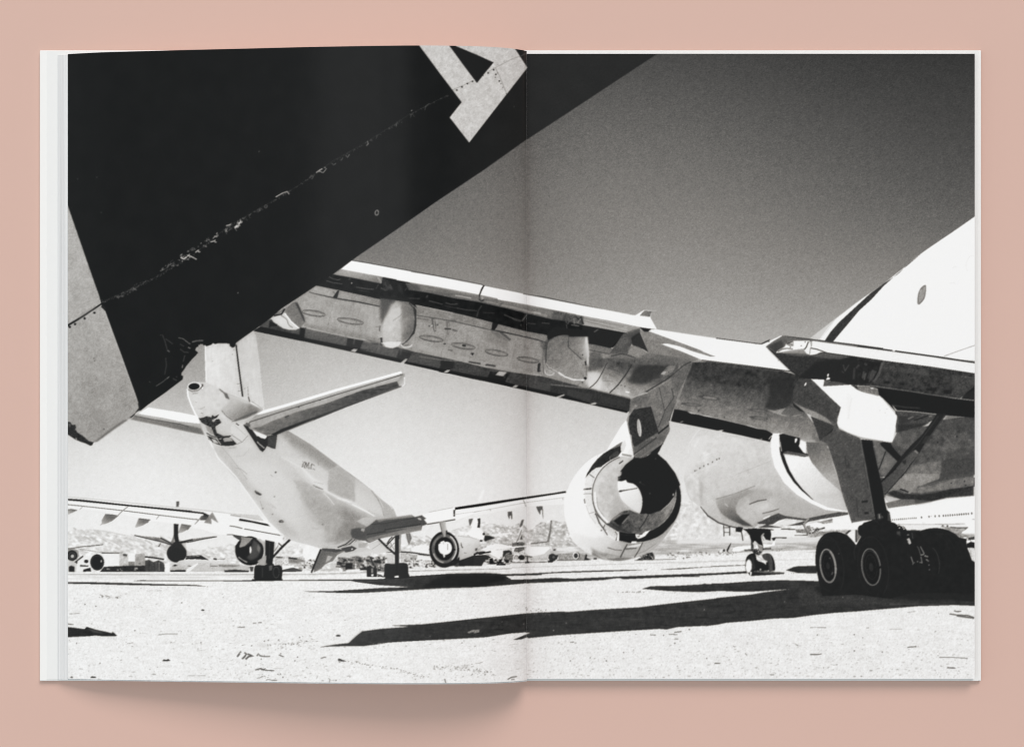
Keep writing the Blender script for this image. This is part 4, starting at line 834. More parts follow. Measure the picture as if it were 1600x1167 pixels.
TICKS = (z56('520,700 590,642 615,650 570,702'), z56('1062,812 1110,782 1150,786 1112,816'), z74('270,846 320,800 415,812 370,862'), z74('480,996 522,972 562,976 530,1002'), z74('1020,1122 1125,1088 1142,1098 1082,1126'), z86('60,490 165,448 182,458 115,487'), z86('478,572 555,548 582,558 560,576'), z38('1340,705 1380,680 1430,685 1400,722'))
for q in TICKS: P(q, 198)
P(z38('1340,705 1380,680 1430,685 1400,722'), 190, .9); L(J(z56('0,582 800,762 1599,940'), z86('0,468 520,580 955,685')), 1.2, 232, .8)
P(J(z102('268,632 330,640 420,658 480,690 570,700 640,720 800,750 1150,832 1300,875 1420,895 1502,940 1480,1000 1462,1042 1100,960 700,880 240,788 225,780')), 36)
L(z102('480,685 570,694 640,715'), 1.0, 200, .8); P(z102('805,902 860,892 885,898 860,912'), 220); P(z102('335,792 370,784 385,790 350,798'), 190); P(z102('1330,1005 1370,1000 1360,1012'), 200); L(z102('1450,1010 1470,980 1498,960'), 1.2, 220); L(z102('225,790 700,885 1460,1045'), 1.0, 236, .7)
# rear spar strips
P(J(z400('425,372 700,430 1000,495 1245,540 1232,636 1000,590 680,530 340,455')), G(500, 455, 170, 590, 475, 142), tex=(('f', 5), ('m', 4)))
P(z400('700,430 722,432 690,540 640,515'), 44); L(z400('340,452 500,490 680,530 960,575 1232,632'), [1, 1.3, 1.8, 2.2, 1.6], 50); L(z400('640,440 670,480'), 1, 90)
P(z62('235,470 600,540 1185,670 1205,700 1175,762 700,655 240,580'), 136, tex=(('f', 5), ('m', 4))); P(z62('1195,668 1275,688 1220,770 1180,765'), 36); P(z62('1272,690 1599,758 1599,848 1350,800 1230,770'), 140, tex=(('f', 5), ('m', 4)))
L(z62('245,580 700,655 1180,765 1599,850'), 1.3, 66); P(z74('310,210 660,275 925,345 920,430 800,405 500,335 268,285'), 138, tex=(('f', 6), ('m', 4))); L(z74('270,288 500,338 800,408 900,440'), 1.8, 54)
P(z74('1435,445 1599,475 1599,568 1450,540'), 126, tex=(('f', 5),)); P(z90('155,605 440,665 425,740 160,690'), 118, tex=(('f', 5),)); L(z90('160,695 420,745'), 1.1, 60)
# flap well
P(J(z400('640,228 900,275 1245,345 1270,250 1330,240 1599,300'), z62('0,130 150,170 400,300 1000,410 1599,545'), z78('340,560 800,640 1050,705 1599,800 1420,985 1110,935 850,850 600,828 350,785 0,695'), z62('1250,685 700,545 0,400'), z400('1599,560 1245,545 1000,490 700,425 430,370')), 30, tex=(('m', 2.0),))
P(J(z90('80,385 330,435 600,490 430,672 160,612 80,580')), 38)
for st, w, t in (('590,262 640,285 700,300 740,290', 1.3, 110), ('560,310 640,335 760,350', 1.2, 110), ('840,300 860,280', 3, 60), ('930,390 1050,410 1150,418', 1.6, 110), ('1180,410 1210,355', 1.2, 80), ('1240,400 1300,430 1330,380 1380,415', 1.6, 125), ('1290,330 1320,420', 1.2, 100), ('1350,360 1380,410', 1.6, 90), ('1540,430 1565,400', 1.4, 70), ('960,430 1100,450', 1, 66)): L(z400(st), w, t, .75)
P(z400('1250,265 1330,300 1400,420 1280,440'), 58, .6, soft=.8, tex=(('f', 14),)); dots(z400('875,340'), 1.2, 215); P(z400('1450,330 1500,380 1520,470 1460,440'), 60, .4, soft=1)
for st, w, t in (('120,370 250,372 290,375', 1.4, 84), ('400,400 500,425 570,445', 1.6, 90), ('610,425 680,445 760,440', 2, 80), ('740,490 880,515 1000,525', 1.4, 92), ('1060,460 1020,520 1000,600', 1.8, 70), ('1080,548 1220,555', 1.1, 66), ('1340,575 1460,620 1580,655', 1.4, 90), ('1570,650 1599,610', 1.6, 110), ('370,360 385,330', 2.4, 84), ('600,460 740,490', .9, 72), ('700,550 850,580', .9, 66)): L(z62(st), w, t, .7)
for st, w, t in (('60,570 200,640 270,660', 1.3, 90), ('290,640 350,570', 1.8, 110), ('350,680 460,692', 1.4, 84), ('530,675 630,685', 1.6, 90), ('1185,790 1240,755', 1.8, 110), ('680,742 720,742', 1.6, 76), ('270,690 275,720', 1.4, 90)): L(z78(st), w, t, .75)
dots(z78('1040,815 850,760'), .9, 120)
# flap underside strip, then the white upper flap
P(z400('740,165 900,185 1210,258 1250,345 900,275 640,230'), G(545, 425, 168, 590, 440, 132), tex=(('f', 5),)); P(z400('1190,270 1215,268 1255,330 1245,345 1215,320'), 205, .8); P(z400('1195,265 1250,335 1210,330 1150,300'), 105, .6, soft=.5)
P(J(z62('110,180 400,215 900,320 1090,345 1599,450 1599,552 1300,475 1000,412 700,365 400,300 150,262')), 108, tex=(('h', 7), ('f', 5))); P(z62('100,170 260,200 300,260 150,262'), 66, .7, soft=1)
L(z62('730,335 830,350 930,370'), 1.8, 205, .8); L(z62('1100,405 1250,440 1420,490 1560,520'), 2.2, 160, .7)
P(J(z78('0,388 340,455 680,520 850,545 850,640 650,630 350,560 0,470')), 112, tex=(('h', 8), ('f', 5))); L(z78('30,455 200,490 350,530 600,590'), 3.4, 172, .7); L(z78('430,540 520,560'), 2, 215, .7)
P(z78('680,525 860,560 1050,590 1050,700 800,650 660,632'), 70, .9, soft=.6, tex=(('f', 10),)); P(z78('650,560 800,585 790,640 650,630'), 96, .8)
P(J(z78('1050,598 1599,685 1599,800 1300,745 1060,705'), z90('660,487 800,408')), 146, tex=(('h', 9), ('f', 5))); L(z90('100,300 400,360 600,400'), 1.1, 90, .8); L(z90('100,330 380,400 640,465'), 1.0, 96, .8); P(z90('400,380 740,415 650,480 500,440'), 160, .5, tex=(('h', 10),))
for st, w, t in (('830,660 860,690 880,640', 1.6, 110), ('930,620 940,690', 1.8, 140), ('980,680 1000,640 1030,620', 2.0, 150), ('900,700 1000,715', 1.5, 130), ('860,610 870,640', 1.4, 100), ('1020,600 1050,690', 2.4, 40), ('960,600 1000,640', 2, 36), ('1030,660 1060,690', 2.4, 44), ('840,690 850,780', 1.2, 90)): L(z78(st), w, t, .85)
P(z400('872,58 1100,98 1599,188 1620,190 1620,332 1599,325 1200,250 740,165'), 246)
P(z62('0,12 500,95 1090,208 1599,312 1599,442 1040,325 500,225 0,142'), 246); P(z78('-20,248 0,250 350,328 1000,450 1599,558 1620,560 1620,694 1599,690 1000,575 350,448 0,387 -20,385'), 246)
P(J(z90('0,120 400,195 740,262 800,225 850,195 945,205 930,290 1010,432 860,420 800,408 400,325 0,252')), 246)
P(z90('855,203 945,210 925,282 795,265'), 98, tex=(('f', 8),)); L(z90('850,198 1000,205'), .7, 205, .6)
L(J(z400('880,55 1100,93 1599,185'), z62('300,50 700,125 1080,202')), 1.4, 64); L(J(z62('1100,210 1599,310'), z78('300,315')), 1.0, 90); L(z78('300,315 550,352 780,402 1050,455 1300,505'), [.8, 1.6, 1.6, 1.5, .6], 60); L(z90('0,112 320,180 720,258'), .9, 120, .6)
P(z62('1078,205 1098,210 1065,270 1045,320 1030,370 1050,395 1095,380 1080,402 1050,405 1028,390 1028,320 1050,260'), 36); P(z62('1050,345 1080,350 1085,385 1060,385'), 190, .8)
# hinge area and triangular white panel
P(z90('590,492 660,490 800,425 805,470 720,560 690,630 640,752 420,740 500,620'), 84, tex=(('f', 5), ('m', 4))); P(z90('690,540 740,495 795,465 905,725 840,685 700,632'), 42, .95); P(z90('640,470 790,420 800,470 720,520 690,545 620,520'), 70, .8, soft=.7)
P(z90('430,740 640,752 760,790 900,730 1540,805 1300,900 900,880 740,880 420,820'), 98, .7, soft=1, tex=(('f', 6), ('m', 5))); L(z90('440,770 560,745 640,755 740,790 730,850'), 1.3, 56); L(z90('660,700 700,650'), 1.4, 130, .6); P(z90('650,650 720,640 780,650 880,725 640,750'), 110, .6, tex=(('f', 5),))
P(z90('900,725 1540,805 1450,870 1200,880 900,840 740,850'), 100, .6, soft=1.2, tex=(('f', 5),)); L(J(z86('1190,420 1440,270 1570,170'), z102('380,90 480,40')), 1.7, 54)
P(J(z90('800,450 930,450 940,440 1000,435'), z108('0,342 310,388 870,462 935,492 1010,560 1240,796 800,740 130,655'), z90('1540,805 905,725')), 246)
P(J(z90('800,450 922,464 1200,565 1599,712'), z108('100,535 230,590 305,615 230,614 0,545'), z90('1300,650 1140,614 1060,620 1300,705 1540,805 905,726')), G(1005, 535, 134, 1080, 560, 112), tex=(('f', 5), ('m', 3)))
P(z90('792,410 870,420 940,432 900,467 850,466'), 36); L(z108('312,388 600,425 870,460 920,435 985,405'), 1.3, 52); L(z108('130,660 800,742 1240,800'), 1.4, 60); dots(z108('1090,665'), 1, 150)
# far right: root of the wing
P(J(z118('0,580 200,610 440,640 560,720 700,738 860,760 1200,812 1430,825 1599,850 1599,500 880,400 640,420 262,412 135,335 440,635')), 42)
P(J(z118('-400,590 -100,620 200,640 450,665 520,720 300,740 0,700 -300,660')), 50, .75, soft=1.4, tex=(('m', 5),))
P(z118('140,335 262,412 640,425 830,440 1000,480 760,520 560,700 450,640'), 56, .8, soft=1.5, tex=(('f', 5),)); P(z118('300,410 620,370 700,440 560,450'), 120, .6, soft=1); P(z118('680,440 880,408 1200,450 1060,490 800,470'), 92, .8, soft=1, tex=(('f', 5),))
P(J(z118('132,332 230,260 340,192 560,222 870,258 1599,352'), z118('1599,385 720,265 640,280 450,262 380,300 365,335 300,370 265,410')), 92, tex=(('f', 5),)); P(z118('140,330 330,250 360,330 260,410'), 56, .8, soft=1)
P(z118('75,300 170,265 320,195 345,195 230,262 130,332'), 244); L(z118('0,292 80,300 170,262'), 1.4, 52); dots(z118('172,270'), 1, 60)
P(z118('262,412 275,385 310,365 370,335 392,300 450,262 560,258 684,262 650,330 622,356 470,372'), 246)
P(z118('385,290 440,268 480,262 480,330 420,325 395,310'), 110, .75, tex=(('f', 22),)); P(z118('410,285 470,275 470,300'), 215); L(z118('280,395 340,362 400,355 470,362'), 2.4, 110, .8); L(z118('400,300 470,265'), 1.2, 50); dots(z118('575,322 625,275 440,340'), 1, 80)
P(z118('608,372 640,335 665,290 720,262 1000,300 1599,385 1599,505 1200,450 880,405 820,402 760,428 690,438 640,418'), 242); L(z118('690,350 770,365 885,406'), 1.5, 50); L(z118('665,270 640,335 615,368'), 1.6, 52); L(z118('690,300 705,260 700,340'), 1.1, 90); L(z118('690,350 680,430'), 1, 110)
P(J(z134('0,338 400,388 1000,478 1470,542 1470,668 900,580 0,465')), 242, tex=(('f', 2),))
P(J(z118('330,192 500,212 870,256 1230,300 1599,350 1599,368 1230,318 870,268 500,225'),), 56); P(J(z134('0,316 420,372 1060,460 1470,524 1470,542 1060,480 420,392 0,336')), 46); P(z134('428,386 445,372 480,374 460,392'), 236)
L(z118('880,408 1200,452 1599,508'), 1.2, 40); L(z134('0,470 900,585 1470,672'), 1.4, 40)
P(J(z134('0,468 900,582 1470,670 1480,860 1400,900 1270,982 900,930 160,822 0,810')), 58, tex=(('f', 6), ('m', 5)))
P(z134('0,480 300,530 290,640 150,800 0,805'), 34, .7, soft=1); P(z134('300,560 900,640 900,700 300,620'), 84, .5, soft=1, tex=(('f', 6),)); P(z134('1180,680 1470,730 1400,870 1270,970 1180,930'), 78, .6, soft=1, tex=(('f', 8),))
for st, w, t in (('1100,560 1120,630', 2, 74), ('1170,560 1120,640', 1.6, 80), ('1240,600 1230,740', 3.2, 66), ('1300,560 1260,600', 3, 74), ('1360,640 1340,720 1360,750 1385,660', 2.6, 80), ('1440,640 1410,730', 3.4, 62), ('1590,540 1550,680 1490,760', 2, 104), ('1080,640 1110,660', 1.4, 80), ('1360,545 1400,560', 3, 70)): L(z118(st), w, t, .8)
L(z134('300,535 270,640 200,770'), 1.6, 96, .8); P(z134('1270,690 1400,715 1470,715 1400,722'), 160, .7); P(z134('70,700 100,650 95,740 80,752'), 92, .8); P(z134('150,700 180,620 240,640 200,720 140,780'), 78, .8)
for q in (z134('325,765 400,760 400,795 330,795'), z134('520,785 590,780 580,815 520,812'), z134('850,850 990,840 985,890 870,888'), z134('1070,870 1180,870 1170,925 1080,925')): P(q, 36, .85, soft=.5)
P(z134('1310,960 1470,815 1470,1000 1290,985'), 36, .95)
P(J(z134('160,828 700,900 1200,980 1470,1010 1480,1180 1440,1250'), z134b('1460,420 1100,390 1000,372 500,335 430,260 310,170 250,60')), 36); L(z134('160,820 600,880 900,930 1200,972 1470,1003'), [2, 1.6, 1.5, 1.3, 1], 118, .85); L(z134b('430,265 600,290 780,300'), 2.2, 66, .6)
P(z134b('470,335 700,345 990,375 960,440 800,530 480,605'), 66, .95, tex=(('f', 8),)); L(z134b('470,330 700,345 985,378'), 1.5, 176); P(z134b('500,400 640,400 800,390 620,480 520,500'), 52, .8, soft=.7); L(z134b('630,435 700,405'), 2.4, 135, .8); L(z134b('700,455 880,395'), 1.8, 36, .8); L(z134b('890,400 930,405'), 2.4, 150, .6); P(z134b('490,500 700,500 900,480 800,545 480,605'), 44, .7, soft=1)
P(z134('0,826 160,828 250,870 290,945 200,930 60,900 0,880'), 112, tex=(('f', 14),)); P(z134('150,850 190,848 205,858 170,858'), 246); P(z118('860,762 1010,770 1200,808 850,828'), 76, tex=(('f', 5),)); L(z118('860,765 940,762'), 1.4, 110)
zO = T(1140, 480, 4.1026)
P(zO('450,800 520,790 575,800 600,850 640,880 490,872 440,840'), G(1262, 676, 170, 1290, 692, 96), .8, soft=.8)
# flap-track canoe on the right: grey cheek and bright flank
P(J(z118('540,740 700,738 880,890 1072,1082 1050,1167'), z118b('1030,420 1022,490 1050,560 980,522 620,352 478,232 470,100')), 68, tex=(('f', 5), ('m', 3)))
P(z118b('480,232 620,300 760,350 900,430 960,490 990,520 900,480 620,352'), 165, .85, soft=.5, tex=(('f', 10),)); P(z118b('460,220 520,270 620,350 560,340 480,280'), 40, .9); P(z118b('930,440 990,470 1010,540 970,500'), 96, .7)
P(J(z118('700,737 865,746 850,828 1200,808 1222,820 1250,862 1330,895 1400,918 1500,935'), z134b('270,150 310,185 495,400 470,560 440,705 425,726 330,715 200,690 0,665'), z118b('1300,672 1220,645 1150,612 1080,570 1040,535 1025,490 1045,380 1070,290 920,150')), 247)
L(z118b('1222,640 1300,668 1400,690 1599,715'), 1.4, 90, .7); L(z118b('1210,170 1180,280 1165,430'), 1.2, 226, .7); dots(z134b('345,358 365,312 280,330'), .8, 190); P(z118('915,745 880,750 905,712 935,725 930,745'), 240); P(ell(*z118('910,688')[0], 1.3, 2.4, 15), 240); P(ell(*z118('628,802')[0], 1.2, 3, 25), 246)
L(z134b('0,70 130,110 260,150'), 1, 130, .6)
zR3 = T(1230, 580, 4.287)
P(zR3('605,110 630,120 660,160 738,285 740,298 720,262 640,180 615,160'), 34); P(zR3('735,300 742,300 742,400 712,470 706,474 735,410'), 70, .9); P(zR3('425,92 470,98 472,125 450,108'), 52)
P(zR3('345,390 420,425 500,450 600,466 700,474 706,470 640,465 500,440 400,405 350,375'), 190, .6, soft=.5); P(zR3('400,130 440,180 425,280 405,350 395,250'), 236, .5, soft=1.5, lab=False)
# canoes under the wing
P(smooth(z56('285,-100 330,-110 520,-100 600,-70 670,-40 705,60 715,200 700,300 640,380 560,430 520,445 520,470 460,505 400,512 330,500 285,450 275,420 290,300 285,150'), n=4), G(594, 510, 172, 648, 510, 126), tex=(('m', 6), ('f', 6)))
P(z56('290,210 350,110 420,20 540,0 540,130 500,160 560,240 530,430 300,430'), 208, .75, soft=1.5, lab=False, tex=(('m', 5),)); P(z56('270,-120 480,-120 400,-20 330,90 275,210'), 76, .95, soft=2, lab=False, tex=(('f', 5),)); P(z56('500,-90 640,-60 690,60 560,60 520,0'), 104, .7, soft=1.5, lab=False)
P(z56('560,130 700,100 700,300 600,400 540,430 570,300'), 118, .55, soft=2.2, lab=False, tex=(('m', 6),)); P(z56('290,430 540,428 510,480 430,510 350,505'), 226); L(z56('290,435 410,425 540,430'), 1.0, 180)
L(z56('540,-90 560,60 520,110 430,170'), 1.4, 80); P(z56('690,-20 725,40 722,230 700,330 600,425 640,370 705,260 712,120'), 46); L(z56('285,380 290,440'), 3.2, 50); L(z56('268,230 262,300'), 2, 60, .8)
ring(*z56('600,465')[0], 8.4, 4.6, 0, 2.0, 228, .9, -5, 185); ring(*z56('585,458')[0], 5, 2.6, 0, 1.0, 60, .9, 0, 180)
P(J(z38('625,100 680,90 770,350 700,430 640,400 530,250 525,180')), 116, tex=(('f', 6),)); P(z38('640,95 690,120 760,280 775,345 760,345 690,190'), 50, .9, soft=.4); P(z38('345,300 400,270 480,245 520,230 560,300 640,370 700,420 660,445 580,445 500,425 430,380 380,345'), 222)
L(z38('470,260 540,310 570,380 620,415'), 1.5, 120, sm=True); L(z38('520,235 600,340 700,425'), 1.8, 246); P(z38('330,330 430,375 420,400 350,400 320,415'), 36); L(z38('400,250 470,215 510,185'), 2.2, 120); L(z38('385,268 480,245 520,180'), 2.4, 32); P(z38('720,420 790,412 765,535 705,580 700,500'), 36)
P(z74('915,340 928,425 960,402 1000,378 1060,358 1120,347 1180,350 1300,372 1425,370 1425,290 1000,250'), 35); P(z74('895,420 940,400 930,620 905,720 885,640 880,520'), 66, .75, soft=.8)
zY = T(440, 400, 3.215)
P(zY('498,200 640,212 668,236 680,262 640,232 560,222 500,214'), 34)
P(zY('498,214 575,222 545,262 518,310 502,350'), 80, .85, soft=1.2, lab=False); P(zY('548,240 608,232 604,300 560,360 520,400 520,330'), 208, .6, soft=2.2, lab=False)
P(zY('602,236 650,248 668,320 656,392 612,424 600,360'), G(627, 500, 150, 645, 505, 100), .75, soft=1.2, lab=False, tex=(('m', 4),)); L(zY('640,236 664,262 672,320 664,380 640,418 606,446'), 2.0, 52, .9)
P(zY('605,240 640,246 650,300 606,320'), 96, .5, soft=1.5, lab=False)
for st, t in (('120,367 330,407 322,466 112,422', 88), ('400,427 585,472 574,522 390,480', 84), ('650,492 800,542 786,577 627,541', 76), ('880,538 1050,582 1030,622 850,592', 64)): P(zY(st), t, .95, tex=(('f', 5), ('h', 3)))
for st, t in (('332,410 412,424 386,484 322,470', 44), ('588,478 655,486 626,541 576,526', 48), ('798,547 868,530 842,592 788,582', 44), ('1048,578 1140,594 1120,642 1030,622', 35)): P(zY(st), t, .95)
P(z86('0,338 480,388 740,446 1000,512 1000,640 950,680 500,575 0,465'), 44, .65, tex=(('f', 3),)); P(z86('220,385 520,450 490,530 210,460'), 62, .8); P(z86('640,470 940,535 940,600 610,545'), 56, .8)
P(LOWER, 33)
for q in TICKS: P(q, 200)
P(zY('110,340 300,375 495,418 495,445 300,402 112,366'), 126, .4, soft=1.2, lab=False); P(zY('680,440 860,490 1050,540 1286,590 1286,602 1040,560 840,512 680,465'), 178, .5, soft=.8, lab=False)
L(zY('940,532 1000,541'), 2.6, 46, .85); L(zY('1028,545 1075,553'), 2.8, 44, .85); L(zY('690,505 800,522 900,528'), 1.2, 170, .6); L(zY('835,470 860,476'), 2, 70, .8)
P(zY('680,300 740,310 760,340 700,330'), 106, .4, soft=1, lab=False); P(zY('1050,375 1120,400 1150,430 1090,410'), 84, .5, soft=.8, lab=False)
for st in ('1000,420 990,520', '1090,430 1075,530', '930,400 925,500', '1180,440 1160,560', '430,300 420,400'): L(zY(st), 3.5, 118, .22, soft=1.2, lab=False)
canoe = z74('925,425 950,405 1000,378 1060,358 1120,347 1180,350 1190,370 1300,372 1420,368 1428,470 1443,560 1438,700 1420,860 1405,905 1360,918 1240,908 1130,870 1060,815 980,782 925,730 905,690 905,620 915,520')
P(canoe, G(865, 545, 118, 895, 585, 146), tex=(('m', 5), ('f', 6))); P(z74('1190,372 1420,370 1430,480 1440,600 1390,640 1290,540 1200,480'), G(890, 535, 112, 918, 545, 176), .8, soft=1, lab=False); P(z74('1390,370 1425,370 1443,560 1438,740 1415,700 1418,600 1390,500'), 236, .85, soft=.6, lab=False); P(z74('1360,480 1400,440 1430,560 1420,660 1390,600'), 196, .6, soft=1, lab=False)
L(z74('1188,355 1185,500 1260,570 1350,650'), 1.4, 66); L(z74('1175,350 1170,500'), .8, 96, .6); P(z74('1385,680 1405,670 1412,720 1400,730'), 44); P(ell(*z74('1395,888')[0], 2.6, 2.2), 40); dots(z74('1358,940 1360,595'), 1.2, 50)
L(z74('1410,740 1408,870'), 1.0, 90); L(z74('1060,812 1140,868 1245,905 1385,910'), 2.2, 232); L(z74('930,660 1080,655'), 1.2, 96, .7); P(z74('900,690 925,740 985,785 1000,790 960,775 920,745'), 36)
L(z74('905,700 940,755 1030,795 1100,860'), 1.2, 226, .8); ring(*z74('950,800')[0], 7.6, 6, 10, 1.8, 224, .9, 10, 190); P(z74('905,770 990,790 1000,830 920,830'), 168, .9, tex=(('f', 12),)); P(smooth(z74('805,705 838,702 830,760 838,802 800,808 798,760'), n=3), 46)
L(z74('870,480 865,700 880,830'), 1.6, 84, .8); L(z74('1000,380 945,412 920,450 908,560 905,690'), 1.6, 60, .9); L(z74('955,430 935,520 930,640'), 1, 100, .6); P(z74('830,420 930,430 910,540 870,520'), 70, .7, soft=1, tex=(('f', 8),)); L(z74('840,470 880,540'), 2, 80, .6)
# inspection rings
for x, y, rx, ry, r in ((490.4, 489.6, 18, 4.2, 9), (547.5, 502, 20.5, 4.2, 9), (674, 529.2, 18.5, 4.0, 9), (724, 540.8, 18.5, 4.2, 9), (775.8, 551.3, 18, 4.2, 10), (825, 562.2, 17, 3.8, 9)):
    ring(x, y, rx, ry, r, 1.4, 62, .85); ring(x, y + .2, rx * .84, ry * .66, r, .9, 84, .75)
    for _ in range(16):
        t = rng.uniform(0, 6.28); dots([(x + rx * .95 * math.cos(t), y + ry * .95 * math.sin(t) + rx * .15 * math.cos(t))], .55, rng.uniform(44, 150), .8)
P(ell(725, 540, 3, 1.6, 8), 44); P(z62('575,935 600,925 620,940 590,945'), 44); P(z62('920,1050 970,1050 945,1085'), 34); P(z62('640,1018 700,1010 680,1028'), 80); P(z74('0,685 60,690 0,700'), 60); P(z74('145,712 250,715 235,738 150,730'), 66); dots(z400('1185,885 1205,882'), 1, 90)
for x, y, rx, ry, r in ((1107.5, 621.2, 17.5, 3.4, 8), (1080, 632, 16.5, 2.8, 7), (1184, 641, 15.5, 2.6, 5), (1185.5, 653, 15, 3, 7)):
    P(ell(x, y, rx, ry * .9, r), 56, .8, soft=.4); P(ell(x + 2, y + .3, rx * .66, ry * .5, r), 150 if y < 630 else 126, .9, soft=.4)
# fittings between the canoes
P(z62('430,610 470,620 490,690 490,780 465,790 445,720'), 74, .9); L(z62('462,630 478,770'), 1.6, 178, .8); dots(z62('405,715 440,712 510,700'), 1.5, 70); dots(z62('438,712'), 1.1, 225); P(z62('610,650 660,660 655,820 630,825'), 92, .8); L(z62('645,680 645,800'), 1.6, 180, .7); P(z62('595,740 680,745 680,760 600,760'), 54); P(z62('690,750 760,770 755,785 700,775'), 62, .8); L(z62('700,640 740,650'), 2.2, 80, .7); L(z62('250,615 400,640'), 2.2, 92, .7)

# ---------------- main landing gear
zQ3 = T(840, 460, 3.215); L(zQ3('755,800 765,745 790,705 815,675'), 1.4, 238, .8, soft=.4)
for q in zQ3('840,795 850,805 835,835 860,800 790,760 800,880 770,905'): P(ell(q[0], q[1], 2.4, 1.6, -20, 12), 238, .6, soft=.5)
L(zQ3('745,930 800,890 900,850'), 1.6, 234, .6, soft=.5)
layer('printed_landing_gear')
P(z134b('990,372 1115,372 1060,450 850,745 775,862 545,1175 330,1175 560,885 690,740 720,715 800,640 900,500'), 42); P(z134b('690,835 720,822 770,870 640,1020 540,1175 380,1175 560,960'), 84, tex=(('f', 6),)); P(z134b('700,830 730,822 765,858 745,870'), 138); L(z134b('1090,390 850,735 775,862'), 1.2, 84, .8); L(z134b('1010,400 760,740 560,960'), 1.6, 60, .7); P(z134b('850,650 940,640 880,740 800,740'), 58, .7); L(z134b('640,1020 520,1175'), 1, 140, .6); P(z134b('560,960 610,940 600,1000 560,990'), 50)
P(z134b('275,735 330,720 415,735 440,790 545,905 500,970 430,900 300,775'), 38); L(z134b('352,838 310,950 265,1070'), 1.7, 44)
P(J(zV('370,100 560,-60 680,-60 640,20 400,280 385,190')), 76, tex=(('f', 5),)); L(zV('665,-10 420,265'), 1.2, 40); L(zV('560,-70 375,100'), 2.6, 38)
P(J(z118b('690,400 820,450 980,520 1050,560 1300,672 1330,700'), z120('1185,0 1245,280 1310,690 1345,890 1190,905 1045,932 1000,790 940,620 860,310 760,0'), z118b('890,740 800,700 760,560')), 78, tex=(('f', 5), ('m', 3)))
P(z118b('700,400 820,450 980,520 960,560 860,660 810,710 770,590'), 58, .9, tex=(('f', 3),)); P(z118b('860,660 960,560 985,530 960,600'), 40, .8); L(z118b('1310,680 1370,1000 1400,1167'), 1.2, 112, .7)
P(z120('950,100 985,70 1005,100 1005,170 1030,220 1015,250 975,248 965,180'), 58, .8, soft=.4); L(z120('985,100 990,210'), 1.2, 108, .6); P(z120('830,210 960,170 960,190 850,220'), 62, .7, soft=.5); P(z120('1168,660 1248,645 1248,675 1170,685'), 44); P(z120('1205,795 1258,795 1258,825 1205,822'), 44); L(z120('1105,620 1125,860'), 1.6, 56, .8); L(z120('1180,720 1240,712'), .8, 60, .6)
L(z120('1205,200 1260,450 1330,840'), 1.3, 118, .6); L(z120('1190,120 1250,500'), .9, 50, .7)
P(J(z118b('1328,690 1465,705'), z120('1318,0 1375,260 1430,480 1455,640 1485,770 1520,800 1545,950 1350,930 1310,690 1240,280 1185,0')), 36)
P(zW('1260,160 1290,130 1340,140 1350,200 1340,310 1280,290'), 60, .7, tex=(('f', 14),)); L(zW('1300,150 1310,230'), 2.2, 178, .8); L(zW('1355,180 1365,220'), 1, 130, .7); L(zW('1310,300 1370,302'), 1, 130, .7); P(zW('1450,120 1490,130 1510,280 1450,260'), 60)
wheels = J(zW('165,1075 158,960 165,840 180,720 215,630 260,565 310,515 380,480 480,463 560,465 620,475 680,500 730,520 800,590 855,655 890,700 915,655 975,552 935,510 920,460 922,390 945,355 990,340 1030,300 1100,280 1215,240'),
           zX('0,280 90,305 130,335 200,360 280,400 310,435 440,428 560,440 650,415 740,398 850,395 960,408 1060,440 1160,490 1250,565 1380,590 1370,660 1392,760 1430,850 1470,970 1525,1005'), Q('1530,878'), zR('1600,500 1300,490 1000,490 800,545 500,505 200,520 170,400'))
P(wheels, 37, tex=(('m', .8),))
for st, r0, rw, t in (('250,250', (11.9, 26), 2.2, 158), ('635,260', (14.4, 28.6), 1.7, 136)):
    c = zR(st)[0]; P(ell(c[0], c[1], r0[0], r0[1], -7), 33); ring(c[0], c[1], r0[0], r0[1], -7, rw, t); ring(c[0] + .3, c[1] + 1, r0[0] - 1.6, r0[1] - 2, -7, .8, 84, .6)
c = zR('250,250')[0]; ring(c[0], c[1], 11.6, 25.6, -7, 3.2, 176, .9, -60, 30); ring(c[0], c[1], 11, 25, -7, 2.2, 130, .8, 60, 110); dots(zR('268,182 285,322 290,310'), 1.2, 100)
dots(zR('345,142'), 1.1, 92); dots(zR('632,240'), 2, 52, .8); ring(*zR('1180,220')[0], 11, 24, -8, 1.2, 62, .8, -70, 50)
for st, w, t in (('310,605 345,580 360,620 375,670 355,680 330,640', 2.2, 236), ('310,520 350,515', 1.6, 225), ('130,470 180,465 180,490 130,500', 2.6, 110), ('400,480 415,590', 2, 96), ('490,725 520,760 555,880', 1.3, 160), ('550,725 590,800 620,860', 1.6, 205), ('555,880 615,865', 2.2, 200), ('560,905 580,1015', 1.7, 190), ('382,908 420,1020 450,1010', 1.8, 205), ('420,1020 415,1050', 1.6, 180), ('530,1005 590,1020', 1.6, 190), ('620,890 690,910', 2.4, 200)): L(zX(st), w * .85, t - 30, .8)
dots(zX('500,995 640,890 675,970 690,985 702,1055 712,1140 660,960'), 1.1, 160, .8); P(zX('310,600 350,580 385,660 362,690 335,645'), 240, .8)
for st in ('140,340 165,345 190,400 180,420 160,390', '210,370 250,385 290,440', '240,365 275,400 290,440'): L(zX(st), 1.1, 36)
dots(zX('152,350 178,395 240,385 258,410'), 1.0, 246); P(zX('120,465 190,465 200,540 150,520'), 72, .6); L(zX('310,440 560,442'), 1.2, 92, .6)
